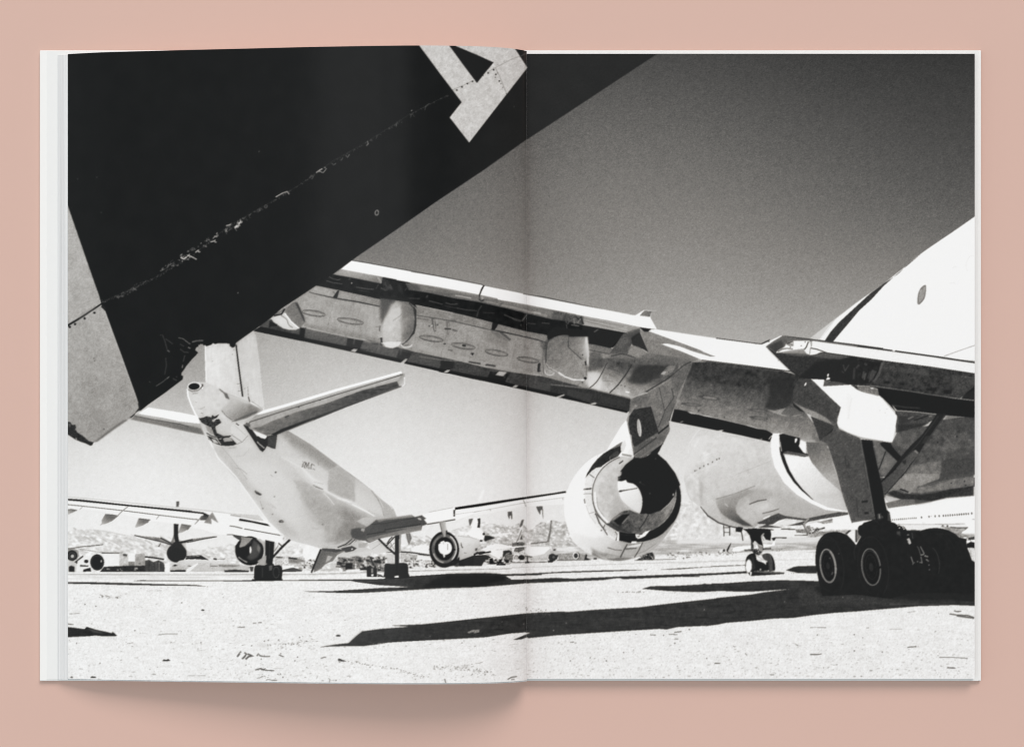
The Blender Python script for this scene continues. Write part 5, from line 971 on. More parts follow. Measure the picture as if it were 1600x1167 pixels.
# nose gear
P(zNb('715,350 760,342 810,352 790,412 715,402'), 40); L(zNb('788,405 798,460 806,515'), 1.6, 50)
P(zNb('805,370 950,360 1150,372 1160,440 1150,515 1090,500 1050,430 1030,455 1040,510 1060,582 1000,560 960,520 910,525 890,450 850,400'), 36); P(zNb('1030,455 1062,418 1075,425 1050,470 1080,510 1060,520'), 190); L(zNb('1020,365 1190,380'), 1.2, 44)
L(zNb('566,322 570,458'), 1.4, 50); L(zNb('640,335 640,452'), 1.4, 50); L(zNb('570,352 640,350'), 1.2, 55); L(zNb('570,412 640,412'), 1.2, 60)
P(zNb('908,525 942,525 940,620 970,640 1000,620 1060,580 1060,640 1010,700 950,680 908,640'), 52, tex=(('f', 22),)); P(zNb('935,535 975,540 970,600 940,605'), 222); P(zNb('985,560 1050,585 1055,660 1010,640'), 150, tex=(('f', 18),)); L(zNb('965,690 1010,720 1060,760'), 1.8, 214); dots(zNb('1000,650 990,620 1030,690'), 1.2, 210); L(zNb('1040,670 1055,720'), 2, 190)
P(smooth(zNb('838,790 848,730 880,690 930,672 965,690 985,760 1060,790 1105,830 1115,890 950,892 925,950 890,945 855,880 840,830'), n=4), 36); P(ell(*zNb('879,832')[0], 4.6, 10, 0), 242); ring(*zNb('879,832')[0], 5.4, 11, 0, .9, 80); P(zNb('905,700 940,720 960,860 930,880 930,780'), 60, .6, soft=.6)
P(smooth(zNb('1050,692 1100,672 1150,682 1185,730 1205,800 1208,880 1180,892 1130,890 1105,780 1060,740'), n=4), 66, tex=(('v', 5),)); P(zNb('1150,690 1185,730 1208,820 1206,885 1180,890 1180,780'), 36); P(zNb('1100,760 1125,780 1130,885 1105,880 1095,800'), 36); dots(zNb('1025,875 1102,775'), 1.4, 215)
P(zNb('900,885 1100,895 1325,910 1320,930 1100,945 920,955'), 40); P(zNb('950,890 1100,895 1320,908 1320,918 1080,920 940,905'), 92, tex=(('f', 12),)); P(zNb('895,905 915,905 912,952 896,945'), 240)

# ---------------- engine hanging from the pylon, and the engine beyond
layer('printed_jet_engine')
P(J(z118b('218,620 305,612 298,720 318,850 370,1000 450,1167'), z120('180,120 250,300 370,470 540,640 750,740 990,785 850,785 720,770 540,690 360,580 200,430 80,230 40,60'), z118b('195,700')), 247)
P(J(z118b('298,640 330,900'), z120('190,75 320,85 510,110 560,200 720,360 890,510 950,640 990,782 750,740 560,640 400,480 260,280')), G(1240, 720, 247, 1300, 790, 206), tex=(('f', 3),))
P(z120('480,0 560,0 760,0 830,250 905,530 720,362 565,195 505,90'), G(1262, 692, 96, 1300, 745, 178), tex=(('m', 4), ('f', 4))); P(z118b('600,715 900,740 880,800 760,790 640,760'), 84, .7, soft=2, tex=(('f', 3),))
L(z120('155,-15 172,70 205,170 255,290 330,410 430,525 565,645'), [3.5, 5, 5.4, 5, 4.2, 2.8, .6], 40, sm=False); P(z120('560,600 900,540 950,600 700,640'), 196, .5, soft=2)
P(z118b('300,632 350,618 430,640 560,672 555,760 570,810 600,850 690,888 610,912 470,880 345,868 315,800'), 37); P(z118b('345,860 400,835 600,870 690,888 610,905 420,880'), 96, .7, tex=(('f', 8),)); P(z118b('345,876 600,905 640,915 350,885'), 200, .7)
P(z118b('498,680 522,676 525,700 505,735 494,730'), 244); P(z118b('570,690 640,715 632,870 600,850 545,775'), 244); P(z118b('560,675 640,690 645,715 570,690'), 190, .8); L(z118b('310,720 330,840'), 1.6, 200, .8)
zR2 = T(1230, 580, 4.287)
P(zR2('85,392 150,385 185,392 212,462 262,482 128,474 85,455'), G(1262, 672, 122, 1262, 690, 168), soft=.3, tex=(('f', 4),)); P(zR2('170,400 205,450 258,482 200,478 170,450'), 92, .7, soft=1.2, lab=False)
P(zR2('126,474 200,478 264,484 275,540 360,805 240,700 165,612 136,545'), G(1262, 694, 92, 1298, 745, 172), tex=(('m', 3), ('f', 4)))
# pylon
P(J(z86('1000,515 1090,470 1250,425 1440,300'), z102('240,220 380,100 495,48 480,110 430,220 360,350 320,450 270,560 235,690 205,780 212,905 130,1055 60,1120'), z86('1320,1130 1250,1167 1030,1167 1010,1030 960,830 985,650')), 116, tex=(('f', 6), ('m', 5)))
P(J(z102('240,220 380,100 495,48 470,140 360,350 330,420 250,380 235,300')), 90, .7, soft=1, tex=(('f', 6),)); P(z86('1000,520 1190,440 1250,480 1140,600 1040,570'), 96, .8, soft=1, tex=(('f', 6),))
L(z102('80,360 110,500 150,660'), 1.2, 66); L(z102('235,370 262,490 160,640 70,860'), 1.4, 60); L(z102('270,560 235,680 205,780'), 1.4, 50); P(z102('265,490 300,540 240,690 190,790 90,860 150,660'), 96, .7)
P(z86('975,820 985,720 1010,640 1130,622 1252,600 1290,720 1345,920 1200,1010 1050,1110 1015,1030 1000,950'), 50, tex=(('f', 6),)); P(ell(*z86('1110,866')[0], 3.2, 14, -6), 222); P(ell(*z86('1105,862')[0], 1.2, 12, -6), 160, .6); P(z86('1000,645 1060,575 1090,590 1040,640 985,720 965,810 950,770'), 150, tex=(('f', 20),)); P(z86('985,940 1015,960 1020,1060 1000,1000'), 226, .7)
P(z86('1340,930 1480,820 1495,880 1400,1060 1360,1060'), 104, .9); L(z86('1345,940 1480,830'), 2.2, 40); P(z86('1350,990 1385,985 1390,1060 1340,1060'), 120); P(z86('1352,985 1375,985 1365,1010'), 236); L(z86('1250,600 1340,900 1350,930'), 1.6, 46)
P(J(z86('1060,1140 1200,1060 1350,980 1370,1040'), zE('1200,60 1190,90 960,262 885,262 865,200')), 112, tex=(('f', 5),))
for i in range(15):
    t = i / 14.0; q = zE(f'{905 + 235*t},{215 - 185*t} {935 + 240*t},{242 - 175*t}'); L(q, 1.1, 66, .8)
L(zE('890,255 960,262 1195,92'), 1.8, 40); L(zE('880,190 1130,20'), 1.4, 60); L(zE('975,250 1180,105'), .9, 190, .6); P(zE('1150,80 1205,85 1140,205 1000,240'), 44)
# nacelle
P(smooth(J(zE('860,150 760,-20 700,20 620,105 560,175 480,215 400,255 310,330 230,420 165,520 120,620 90,720 82,820 92,920 110,1010 140,1100'), zEb('150,560 200,640 300,720 380,765 470,810 560,832 700,842 800,830 900,805 1000,765 1080,720 1160,650 1240,550 1320,440 1380,320 1405,200 1412,100 1390,-60 1340,-160'), zE('1240,290 1140,205 1000,200')), n=3), G(905, 790, 248, 1000, 868, 196), tex=(('f', 2),))
P(J(z86('690,1170 800,980 880,850 945,770 965,840 1010,1060 1035,1170'), zE('860,200 700,190 560,190')), 247); P(z86('900,1040 880,1100 690,1170 860,1060'), 60, .8); P(z86('890,1060 930,1020 950,1080 910,1167 880,1167'), 210, .5)
P(zE('320,490 345,430 400,340 460,268 530,205 600,165 680,135 722,118 728,190 690,242 620,275 560,312 500,358 445,368 400,400 355,445'), 44, tex=(('f', 5),)); P(zE('590,260 640,200 700,170 700,235'), 72, .7, soft=.6); L(zE('600,240 605,280'), 1.2, 150, .6)
P(ell(*zE('905,712')[0], 69.4, 68.4), 36)
P(zE('310,560 330,485 355,445 440,372 520,352 430,470 398,640 405,760 440,890 560,1010 710,1100 712,1210 640,1180 560,1130 480,1030 420,960 350,820 310,690'), 232, tex=(('f', 4),)); L(zE('370,440 428,482'), 1.1, 60); L(zE('300,612 395,602'), 2.2, 50); L(zE('300,662 390,660'), 1, 130); L(zE('310,720 320,770'), 2, 60); L(zE('330,790 370,900 440,1000'), .8, 170); L(zE('365,885 425,868'), .9, 130); dots(zE('440,892 505,1075'), 1.4, 50)
L(zE('445,900 480,990 530,1060 575,1130'), 1.6, 60); L(zE('460,920 500,1010 560,1080'), .9, 110); L(zE('530,1050 545,1010'), 1.6, 80); P(zE('540,1040 560,1010 720,1110 712,1210 600,1120'), 214, .8, tex=(('f', 10),)); L(zE('660,1090 690,1130 670,1190'), 1.8, 90); P(zE('690,1110 712,1120 700,1205 680,1180'), 245)
core = ell(*zE('878,666')[0], 65.9, 61.8)
P(core, G(925, 760, 206, 985, 750, 196), tex=(('m', 5), ('f', 4))); P(zE('400,620 420,500 520,360 690,245 860,232 780,330 600,400 480,560 460,720 520,900 640,1010 570,1000 440,880'), 222, .6, soft=1.5, lab=False)
ring(*zE('878,666')[0], 65.6, 61.5, 0, 1.6, 66, .9, 110, 250); L(zE('430,640 445,800 500,900 580,985'), 3.2, 244, .9, sm=True); L(zE('455,700 470,820 540,920'), 1.2, 130, .6, sm=True); L(zE('705,322 750,288'), 1.6, 50); P(zE('735,205 860,225 850,245 740,225'), 110, .8); L(zE('740,210 850,232'), 1.6, 70)
P(zE('560,560 680,540 720,700 820,830 640,920 540,800'), 196, .5, soft=3, lab=False, tex=(('m', 6),)); P(zE('680,690 800,840 720,870 640,940 600,900'), 158, .4, soft=2, lab=False)
P(zE('600,985 640,930 740,862 820,845 940,888 1060,892 1180,852 1270,775 1330,690 1352,615 1345,740 1290,890 1200,990 1120,1050 1000,1098 870,1112 760,1095 670,1050'), G(955, 815, 66, 1048, 785, 128), tex=(('m', 9), ('f', 8), ('d', 6)))
P(zE('1240,830 1330,690 1352,612 1345,720 1300,830 1250,900'), 168, .6, soft=.6); L(zE('1180,855 1270,780 1325,700'), 1.4, 205, .8); P(zE('640,965 700,920 760,895 830,888 770,950 720,1015 690,1010'), 34); P(zE('600,970 640,930 760,860 720,910 650,960'), 150, .7, soft=.5); L(zE('740,1000 800,935'), 1.8, 160, .7); L(zE('1040,895 990,985 932,1065'), 1.6, 50); L(zE('820,850 900,890'), 2, 60, .8)
P(zE('560,1000 620,985 720,1050 860,1112 900,1120 710,1100'), 52, .9); L(zE('700,1085 800,1108 900,1114 1000,1098'), 2.2, 100, .8)
P(zE('868,262 960,272 1000,245 1140,208 1240,292 1340,425 1400,560 1352,612 1330,690 1270,770 1180,850 1060,892 940,886 968,760 962,690 925,600 870,548 800,532 782,505 720,522 690,512 712,465 728,450 722,405 780,330'), 36)
P(zE('690,470 715,460 722,490 700,515'), 60); P(zE('712,440 735,400 738,430 728,455'), 190, .6)
P(smooth(zE('692,522 740,522 782,508 800,536 870,550 925,600 960,680 970,750 960,830 938,878 880,850 800,795 740,735 705,660 690,590'), n=3), G(970, 760, 244, 990, 790, 226)); L(zE('710,632 800,618 912,598'), [2.6, 1.4, 1.2], 66); P(zE('700,628 735,622 735,640 705,640'), 50)
P(zE('866,262 880,235 1000,245 1140,203 1160,225 960,300'), 36)
P(zE('850,150 1000,60 1245,0 1238,30 1208,90 1100,165 958,264 888,262 868,215'), 88, tex=(('f', 5),)); P(zE('880,215 1000,140 1140,30 1205,80 960,262 892,256'), 118, tex=(('f', 6),))
for i in range(17):
    t = i / 16.0; L(zE(f'{895 + 240*t},{222 - 182*t} {935 + 245*t},{250 - 178*t}'), 1.0, 62, .75)
L(zE('892,258 960,264 1205,90'), 1.8, 40); L(zE('975,252 1195,92'), .9, 196, .6); L(zE('870,215 1000,120 1130,30'), 1.5, 56); P(zE('1205,88 1160,180 1140,208 1010,246'), 38); P(zE('825,150 862,150 870,250 730,240 735,200 800,205'), 236, .9); P(zE('738,206 850,226 845,244 742,226'), 110, .8)
dots(zE('1055,658 1120,265 945,530'), 1.1, 92, .8); L(zE('930,530 1000,565'), .8, 60, .7); P(ell(*zE('1320,672')[0], 1, 2), 210)
# nacelle bottom
P(zEb('708,510 800,528 892,530 892,620 850,640 800,636 708,612'), 33); P(zEb('892,538 960,545 1000,510 1062,490 1000,560 960,580 920,592 895,570'), 244); P(zEb('905,560 950,545 930,580'), 120, .7)
P(smooth(J(zEb('300,650 380,700 520,690 600,640 708,612 850,640 980,632 1100,590 1200,530 1340,385 1250,540 1160,650 1080,720 900,805 800,830 700,842 560,832 470,810 380,765 300,720')), n=3), G(930, 852, 232, 960, 874, 168), .6, lab=False, tex=(('f', 4),))
P(zEb('720,800 840,790 960,740 1100,690 1000,765 900,805 800,832 700,842'), 196, .6, soft=1, lab=False); P(zEb('380,690 480,740 560,760 640,790 760,830 620,842 540,800 420,760'), 112, .75, soft=1.6, lab=False, tex=(('m', 10),)); P(zEb('400,740 500,800 560,832 480,812 400,775'), 90, .7, soft=.5)
P(zEb('560,820 720,800 860,800 800,832 700,842'), 80, .7, soft=.7, lab=False); P(zEb('540,790 700,795 640,820'), 196, .6, soft=.6)
L(zEb('575,690 660,715 740,722'), 1.4, 90); L(zEb('545,755 700,790 860,780 1000,730 1130,640'), 1, 120, .8); L(zEb('800,650 760,720 720,800'), 2.2, 60, .9); L(zEb('972,632 930,720 880,800'), 1.8, 60, .9); P(zEb('850,620 900,618 905,640 840,642'), 246); P(zEb('800,680 960,640 950,670 820,705'), 238, .8); P(zEb('760,700 830,690 910,690 900,705 790,715'), 60, .8); P(zEb('780,735 900,720 870,790 750,790'), 176, .6); L(zEb('810,660 950,640'), 1.2, 90, .7)
P(zE('100,640 200,520 300,430 330,480 300,700 340,860 420,980 560,1140 420,1167 200,1100 110,960'), 248, .6, soft=2, lab=False); L(zE('0,655 102,640'), 2.6, 34)

# ---------------- dark tail in the foreground
layer('printed_tail_fin')
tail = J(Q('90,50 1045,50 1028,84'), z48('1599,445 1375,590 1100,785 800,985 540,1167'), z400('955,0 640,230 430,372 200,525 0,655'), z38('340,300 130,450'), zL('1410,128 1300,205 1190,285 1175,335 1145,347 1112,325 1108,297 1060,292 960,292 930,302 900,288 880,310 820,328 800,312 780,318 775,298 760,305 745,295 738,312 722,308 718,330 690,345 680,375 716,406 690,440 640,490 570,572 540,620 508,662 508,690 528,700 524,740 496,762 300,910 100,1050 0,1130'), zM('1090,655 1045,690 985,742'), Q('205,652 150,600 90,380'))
P(tail, G(690, 0, 27, 822, 0, 42), tex=(('b', .6),))  # ink lightens towards the fold: the page's change in light painted into its tone
L(J(Q('1028,84'), z48('1599,445 1375,592')), 1.0, 60, .6)
panel = J(Q('90,270 106,322'), z10('250,0 290,110 312,190 310,212 345,248 400,400 480,620 600,955 612,1000 622,1050 590,1095'), zM('1060,685 960,765 780,885 580,1035 520,1050 470,1040 300,1000 250,900 200,850'), Q('90,670'))
P(panel, G(120, 420, 174, 190, 690, 150), tex=(('m', 3), ('b', 2.5), ('f', 6)))
P(zM('1085,540 1095,640 1050,690 960,750 840,830 900,760 1020,650'), 176, .3, soft=2, lab=False); L(J(z10('335,240 470,600 600,960'), zM('1085,560')), 1.5, 196, .6); P(zM('960,765 780,890 580,1035 540,1045 700,910 900,770'), 96, .75, soft=1); P(zM('560,560 640,700 700,860 620,900 500,700 420,500'), 136, .3, soft=3, lab=False)
P(zM('200,790 240,795 262,830 300,825 312,860 300,885 330,925 400,970 470,1030 520,1045 580,1028 530,1045 515,1080 490,1090 430,1060 380,1045 300,1012 200,945'), 42, tex=(('f', 8),)); P(zM('210,810 250,820 240,850 212,850'), 96, .7); P(zM('300,990 325,1000 318,1018 305,1012'), 170, .8); L(zM('430,1000 530,960'), .8, 120, .7)
L(z10('20,372 160,288 312,185'), [3.2, 2.8, 2.4], 34); dots(z10('48,378 92,355 172,307 253,260'), 2.0, 36); L(z10('120,320 250,230'), 1, 90, .5); dots(z10('248,640 255,660'), 1, 90); dots(zM('660,882'), 1.1, 60); L(z10('120,300 260,210'), 4, 120, .25, soft=1)
P(zM('975,740 1045,685 1050,695 1000,742'), 40); P(z10('312,190 318,222 345,240 340,212'), 36)
L(z10('270,400 350,470 400,560'), 1, 196, .35, soft=.5)
# chipped paint along the seam
def chips(x0, y0, x1, y1, n, spread, t0, t1, a):
    for _ in range(n):
        t = rng.rand(); x = x0 + (x1 - x0) * t + rng.randn() * spread * .5; y = y0 + (y1 - y0) * t + rng.randn() * spread
        l = rng.uniform(.8, 4.2); an = rng.choice([-0.55, -0.55, 0.2, 1.0, -1.2])
        L(np.array([[x, y], [x + l * math.cos(an), y + l * math.sin(an)]]), rng.uniform(.5, 1.3), rng.uniform(t0, t1), a)
_sm = Q('160,472 185,462 240,436 300,401 360,352 415,322 470,289 520,253 575,222 640,180 700,150')
for _ in range(330):
    t = rng.uniform(0, 9.999); k = int(t); p = _sm[k] + (_sm[k + 1] - _sm[k]) * (t - k) + rng.randn(2) * (0.5, 0.9)
    dots([p], rng.uniform(.35, .8), rng.uniform(60, 150 if t < 7 else 100), .75)
for k in range(len(_sm) - 1): L(_sm[k:k + 2] + (0, -1.2), .7, 56, .6)
q = lambda s: z18(s)[0]
for p0, p1, n, sp, t0, t1, a in (('10,785', '230,655', 60, 1.8, 80, 150, .5), ('330,580', '440,520', 36, 2.2, 100, 190, .6), ('470,490', '545,470', 34, 2.4, 130, 230, .8), ('520,440', '610,400', 14, .6, 90, 130, .7), ('620,385', '690,345', 14, .7, 90, 150, .8), ('715,335', '750,315', 12, 1.2, 150, 215, .8), ('640,400', '670,390', 6, .6, 120, 150, .8), ('805,290', '850,260', 22, 2.0, 90, 190, .7), ('870,265', '930,215', 24, 1.4, 160, 235, .85), ('940,200', '1120,100', 12, 1.2, 70, 130, .7)):
    a0 = q(p0); a1 = q(p1); chips(a0[0], a0[1], a1[0], a1[1], n, sp, t0, t1, a)
for st in ('590,445 605,432 615,425 610,440 625,442', '700,368 725,362 735,352 732,368 745,370', '480,480 500,492 520,485 540,465 600,497', '880,268 905,250 925,212', '815,250 850,240'): L(z18(st), 1.5, 205, .9)
L(z18('1180,38 1230,10 1265,-2 1280,18'), 1.5, 190, .9); ring(*z18('1108,107')[0], 2, 2.4, 0, .9, 120, .8); ring(*z18('1052,138')[0], 1.6, 2, 0, .8, 96, .8)
for st, w, t in (('55,800 75,785 95,775', 1.2, 215), ('75,790 100,800 120,775 105,765', 1.2, 180), ('155,742 165,752 180,742', 1.0, 130), ('205,720 215,722 222,705', 1.0, 110), ('240,690 252,705 265,685', 1.2, 140), ('370,632 382,620 375,602', 1.2, 170), ('545,505 560,492 555,512', 1.2, 130), ('735,410 740,385 760,370', 1.0, 84), ('645,455 655,430 670,450', 1.0, 76), ('430,590 440,565', 1, 72), ('15,835 25,815 40,825 28,840', 1.1, 110)): L(z48(st), w, t, .85)
ring(*z48('435,1050')[0], 2.6, 3.8, 10, 1.5, 150, .9); dots(z48('290,665 328,638 405,600 515,522 590,487 710,400 832,340 868,322 1292,388'), .9, 74, .8); dots(z48('652,412'), .9, 150)
dots(z18('902,742'), .9, 140); dots(T(100, 70, 3.9975)('1218,668'), .8, 110); dots(T(100, 70, 3.9975)('85,838 205,828 232,1048'), .9, 66)
# torn edge
for st, w, t in (('240,190 270,185 300,260 330,370', 1.2, 74), ('310,235 360,270 400,300', 1.6, 62), ('330,380 345,385 360,400', 2.0, 110), ('470,220 530,235 600,290 620,300', 1.2, 120), ('640,275 700,260 780,258', 2.4, 96), ('590,340 620,355', 1.6, 130), ('490,300 540,330', 1.4, 66), ('490,360 540,400 600,405', 1.6, 64), ('550,440 530,520', 1.4, 72), ('522,560 518,600', 1.6, 130), ('310,470 320,560 300,680', 1.8, 56), ('190,825 270,775 350,710', 1.5, 84), ('330,730 355,705', 1.4, 110), ('400,730 450,755', 2.0, 62), ('440,705 455,715', 1.4, 70), ('105,765 120,780', 1.4, 60)): L(zL(st), w, t, .8)
L(z38('20,540 340,305'), .0001, 37, 0)

# ---------------- painted letter on the tail
layer('printed_letter')
P(z48('640,-70 695,0 830,182 965,360 890,455 1012,612 1190,382 1375,145 1300,30 1240,-70'), 200, tex=(('m', 4), ('f', 7)))
cur[0] = NAMES.index('printed_tail_fin')
P(z48('840,-60 885,5 975,128 1060,241 1110,178 1165,112 1050,60 930,10 900,-60'), 34)
layer('printed_letter')
L(z48('910,282 960,262 1038,224'), .9, 150); L(z48('1128,170 1165,150 1265,98 1322,76'), .9, 150); L(z48('1175,145 1200,195 1245,305'), .9, 140)
dots(z48('935,285 967,265 1000,245 1033,230 1130,178 1165,158 1178,187 1200,228'), 1.35, 40); dots(z48('1222,268 1245,308 1190,178 1100,195 1175,205 1210,245'), .9, 80); dots(z48('1190,125 1230,105 1280,90'), .9, 140)
cur[0] = NAMES.index('printed_tail_fin')
L(z48('1325,78 1365,55'), 1.2, 92, .8)

# rows of rivets and seams on the metal
layer('printed_wing')
def rivets(st, step, r, t, a):
    q = Q(st)
    for k in range(len(q) - 1):
        n = max(2, int(np.hypot(*(q[k + 1] - q[k])) / step))
        for u in np.linspace(0, 1, n, endpoint=False):
            p = q[k] + (q[k + 1] - q[k]) * u
            if LAB[int((p[1] - Y0) * SS), int((p[0] - X0) * SS)] == cur[0]: dots([p], r * rng.uniform(.7, 1.2), t + rng.uniform(-14, 14), a * rng.uniform(.4, 1))
for st in ('478,470 540,483 592,494', '470,498 530,512 592,526', '655,505 720,520 790,536 845,548', '650,540 720,556 800,572 845,582', '520,478 512,512', '560,488 552,520', '700,512 690,552', '752,522 742,562', '806,534 796,574', '1062,592 1130,604 1200,618 1240,628', '1056,612 1120,628 1200,646 1250,660', '1140,600 1128,640', '1172,606 1160,652'):
    rivets(st, 3.0, .5, 104, .7)
for st, w, t, a in (('520,476 511,514', .7, 112, .6), ('561,486 551,522', .7, 112, .6), ('700,514 689,556', .7, 104, .6), ('752,524 741,564', .7, 104, .6), ('807,536 796,576', .7, 104, .6), ('1140,600 1127,642', .7, 70, .6), ('1174,606 1160,654', .7, 74, .6)):
    L(Q(st), w, t, a)
for _ in range(90):          # grime drawn along the airflow
    x = rng.uniform(470, 850); y = 462 + (x - 440) * .215 + rng.uniform(6, 40); l = rng.uniform(4, 16)
    if LAB[int((y - Y0) * SS), int((x - X0) * SS)] != cur[0]: continue
    L(np.array([[x, y], [x - l * .22, y + l]]), rng.uniform(.8, 2.4), rng.choice([108, 120, 182]), .22, soft=.5, lab=False)
layer('printed_airliner')
for st in ('330,655 352,662 372,668', '352,715 388,706 420,694 446,682', '372,752 410,742 446,728 470,712', '400,792 440,780 480,764 512,742', '420,815 470,806 520,790 548,770', '452,838 500,826 540,808', '345,690 372,742 420,806 452,836', '400,690 430,740 474,800 500,840'):
    rivets(st, 3.4, .45, 168, .55)
layer('printed_jet_engine')
for st in ('938,700 926,738 925,776 934,806', '968,835 990,836 1010,832'): rivets(st, 2.6, .45, 120, .6)
for _ in range(40):
    t = rng.uniform(100, 250); r = rng.uniform(.80, .97); c = zE('878,666')[0]
    p = c + np.array([math.cos(math.radians(t)) * 65 * r, math.sin(math.radians(t)) * 61 * r]); q = c + (p - c) * rng.uniform(.55, .9)
    if PLATE[int((q[1] - Y0) * SS), int((q[0] - X0) * SS)] > 150: L(np.array([p, q]), rng.uniform(.6, 1.6), rng.choice([176, 186, 222]), .3, soft=.5, lab=False)
layer('printed_landing_gear')
for st, w, t in (('890,700 860,760 850,840 870,960', 1.2, 50), ('330,600 420,620 560,640', 1, 46), ('1190,240 1260,280 1300,330', 1.2, 50)): L(zW(st), w, t, .7)
for cx, cy, rx, ry in ((1297, 884, 21, 46), (1364, 886, 24, 48)):
    ring(cx, cy, rx, ry, -7, 1.0, 47, .8, -120, 60); ring(cx - 3, cy, rx * .86, ry * .86, -7, .8, 44, .7, 100, 260)
for k in range(6): ring(1462 + k * 8, 880, 26, 47, -6, .8, 46, .5, -100, -10)
for i0, c0 in (('250,250', 9), ('635,260', 11)):
    c = zR(i0)[0]
    for k in range(9):
        t = 2 * math.pi * k / 9; dots([(c[0] + c0 * .62 * math.cos(t), c[1] + c0 * 1.35 * math.sin(t))], .8, 50, .7)
    P(ell(c[0], c[1], c0 * .3, c0 * .62, -7), 50, .8); ring(c[0], c[1], c0 * .8, c0 * 1.75, -7, .7, 54, .7)

# ---------------- film grain
def finish_plate():
    v = PLATE
    g = np.interp(v, [0, 36, 60, 100, 160, 200, 230, 255], [.5, .8, 4.5, 8, 7, 4.5, 2.6, 1.2]).astype(np.float32)
    metal0 = np.isin(LAB, [NAMES.index(n) for n in ('printed_wing', 'printed_fuselage', 'printed_jet_engine', 'printed_landing_gear', 'printed_airliner', 'printed_distant_aircraft')])
    soft1 = blur(v, 7, 7, 2); soft2 = blur(v, 20, 20, 2)
    far = np.clip((v - 45) / 40, 0, 1) * np.clip((238 - v) / 25, 0, 1)
    v = v + metal0 * far * (0.20 * (soft1 - v) + 0.10 * (soft2 - v))     # tones of neighbouring metal run into each other
    v = 0.45 * v + 0.55 * blur(v, 1, 1, 1)                               # the lens was not perfectly sharp
    mid = np.clip(1 - np.abs(v - 130) / 95, 0, 1)
    metal = np.isin(LAB, [NAMES.index(n) for n in ('printed_wing', 'printed_fuselage', 'printed_jet_engine', 'printed_landing_gear', 'printed_airliner')])
    v = v + metal * mid * (N_MID * 1.4 + N_FINE * 3 + N_VER * 1.0)
    v = v + (LAB == NAMES.index('printed_distant_aircraft')) * np.clip(1 - np.abs(v - 150) / 110, 0, 1) * (N_FINE * 9 + N_MID * 5)
    gr = rng.randn(PH // SS, PW // SS).astype(np.float32).repeat(SS, 0).repeat(SS, 1)
    gr = 0.75 * gr + 0.5 * blur(rng.randn(PH, PW).astype(np.float32), 1, 1, 1) * 3
    sky = (LAB == 0)
    v = v + gr * g * np.where(sky, 1.0, .8)
    v = np.clip(v, 0, 255)
    v = v.reshape(PH // SS, SS, PW // SS, SS).mean((1, 3))
    lab = LAB[::SS, ::SS]
    return v, lab

PLATE_V, PLATE_L = finish_plate()

# ------------------------------------------------------------------ carry the picture onto the pages
def clean_labels(lab, r=2, rounds=2):
    for _ in range(rounds):
        best = np.full(lab.shape, -1.0, np.float32); out = lab.copy()
        for i in range(len(NAMES)):
            m = (lab == i)
            if not m.any(): continue
            c = box(box(m.astype(np.float32), r, 1), r, 0)
            up = c > best + 1e-6
            best = np.where(up, c, best); out[up] = i
        lab = out
    return lab
PLATE_L = clean_labels(PLATE_L)
# a second engine and the nose gear are pieces of their own
PARTS = list(NAMES)
_xs = np.arange(PLATE_L.shape[1])[None, :] + X0 + np.zeros(PLATE_L.shape)
for nm, lim in (('printed_jet_engine', 1120), ('printed_landing_gear', 1245)):
    i = NAMES.index(nm); PARTS.append(nm)
    m = (PLATE_L == i) & ((_xs > lim) if nm == 'printed_jet_engine' else (_xs < lim))
    PLATE_L[m] = len(PARTS) - 1

i = NAMES.index('printed_hills'); PARTS.append('printed_hills'); PLATE_L[(PLATE_L == i) & (_xs > 975)] = len(PARTS) - 1
PART_LABEL = {
    'printed_sky': 'printed grainy sky, dark above and pale at the horizon',
    'printed_ground': 'printed white sandy ground with black shadows',
    'printed_tail_fin': 'printed black tail surface with a torn corner',
    'printed_letter': 'printed pale grey letter A',
    'printed_airliner': 'printed white airliner seen from behind its tail',
}
LIGHT = 1.0      # how bright a white sheet reads in this light

def ink_of(v):
    """picture tone (0-255, as it reads under the lamps) -> reflectance of the ink on paper"""
    t = np.clip(v, 0, 255) / 255.0
    lin = np.where(t <= 0.04045, t / 12.92, ((t + 0.055) / 1.055) ** 2.4)
    lin = np.clip(lin / LIGHT - INK_FLOOR, 0.0012, 0.9)
    k = 1 - np.abs(2 * t - 1)                     # a slightly warm mid-tone
    return np.stack([lin * (1 + 0.06 * k), lin, lin * (1 - 0.075 * k), np.ones_like(lin)], -1)
INK_FLOOR = 0.009

def bilinear(a, fx, fy):
    fx = np.clip(fx, 0, a.shape[1] - 1.001); fy = np.clip(fy, 0, a.shape[0] - 1.001)
    ix = fx.astype(int); iy = fy.astype(int); u = fx - ix; v = fy - iy
    return (a[iy, ix] * (1 - u) + a[iy, ix + 1] * u) * (1 - v) + (a[iy + 1, ix] * (1 - u) + a[iy + 1, ix + 1] * u) * v

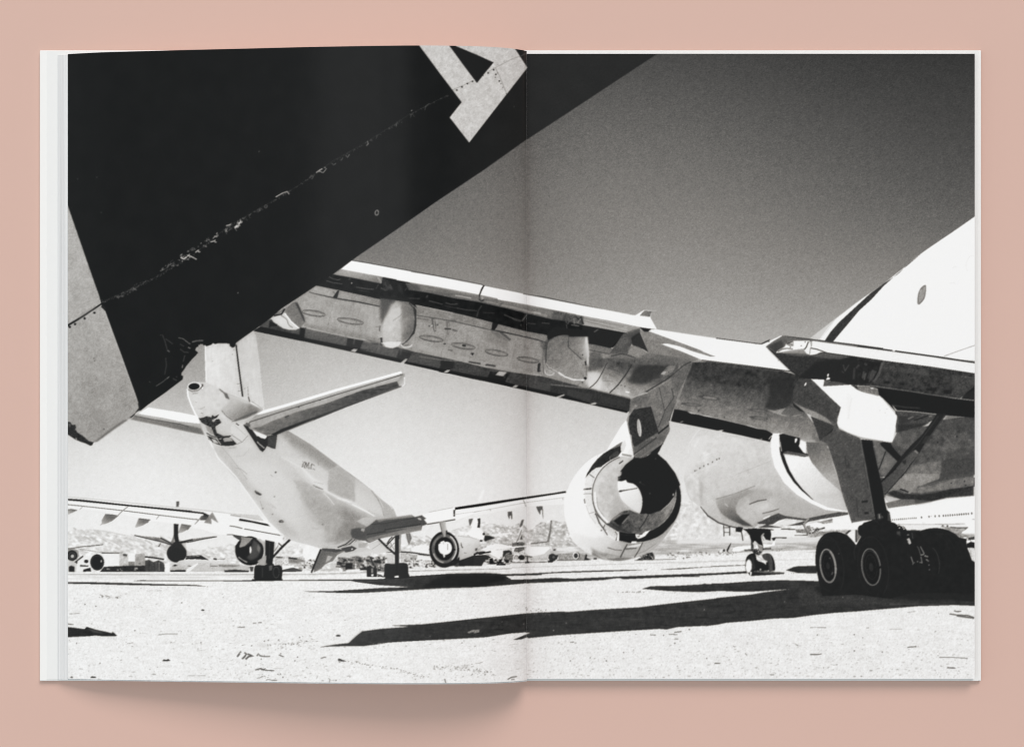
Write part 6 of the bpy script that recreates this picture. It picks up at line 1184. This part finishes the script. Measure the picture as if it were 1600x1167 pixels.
def make_page(name, xa, xb, zf, label):
    nx = int(round((xb - xa) * 1.0)) + 1
    px = np.linspace(xa, xb, nx)
    z = zf(px)
    # the sheet of paper itself, just below the ink
    ns = 90
    ps = np.linspace(xa, xb, ns); zs = zf(ps)
    top = [(wx(a, b), (b - 0.12) * U) for a, b in zip(ps, zs)]
    bot = [(wx(a, b), (b - 0.75) * U) for a, b in zip(ps, zs)]
    page = profile_solid(name, top + bot[::-1], ty(YB), ty(YT), M_PAPER, book)
    page['label'] = label
    ny = 977
    yt = np.linspace(YT, YB, ny)                  # true positions across the sheet
    Xw = wx(px, z)
    V = np.empty((ny, nx, 3), np.float32)
    V[..., 0] = Xw[None, :]; V[..., 1] = ty(yt)[:, None]; V[..., 2] = (z * U)[None, :]
    s = (H / (H - z))[None, :]
    py = CY + (yt[:, None] - CY) * s              # where each point of the sheet lies on the tone plate
    pxx = np.broadcast_to(px[None, :], py.shape)
    tone_v = bilinear(PLATE_V, pxx - X0 - 0.5, py - Y0 - 0.5)
    col = ink_of(tone_v).astype(np.float32).reshape(-1, 4)
    labv = PLATE_L[np.clip((py - Y0).astype(int), 0, PLATE_L.shape[0] - 1), np.clip((pxx - X0).astype(int), 0, PLATE_L.shape[1] - 1)]
    idx = np.arange(ny * nx).reshape(ny, nx)
    quads = np.stack([idx[1:, :-1], idx[1:, 1:], idx[:-1, 1:], idx[:-1, :-1]], -1).reshape(-1, 4)
    fl = labv[:-1, :-1].reshape(-1)
    V = V.reshape(-1, 3)
    # exact normals of the curved sheet
    dz = np.gradient(z * U, Xw); nrm = np.stack([-dz, 0 * dz, np.ones_like(dz)], 1); nrm /= np.linalg.norm(nrm, axis=1)[:, None]
    N = np.broadcast_to(nrm[None], (ny, nx, 3)).reshape(-1, 3)
    for i, nm in enumerate(PARTS):
        q = quads[fl == i]
        if len(q) < 60: continue
        used, inv = np.unique(q.ravel(), return_inverse=True)
        me = np_mesh(nm, V[used], inv.reshape(-1, 4))
        at = me.color_attributes.new('ink', 'FLOAT_COLOR', 'POINT')
        at.data.foreach_set('color', np.ascontiguousarray(col[used]).ravel())
        me.polygons.foreach_set('use_smooth', np.ones(len(q), bool))
        me.normals_split_custom_set_from_vertices(N[used].tolist())
        o = link(nm, me, M_INK, page)
        if nm in PART_LABEL: o['label'] = PART_LABEL[nm]
    return page

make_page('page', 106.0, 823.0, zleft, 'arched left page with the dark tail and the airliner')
make_page('page', 823.15, 1523.0, lambda p: np.full(np.shape(p), ZR), 'flat right page with the hanging engine and the landing gear')
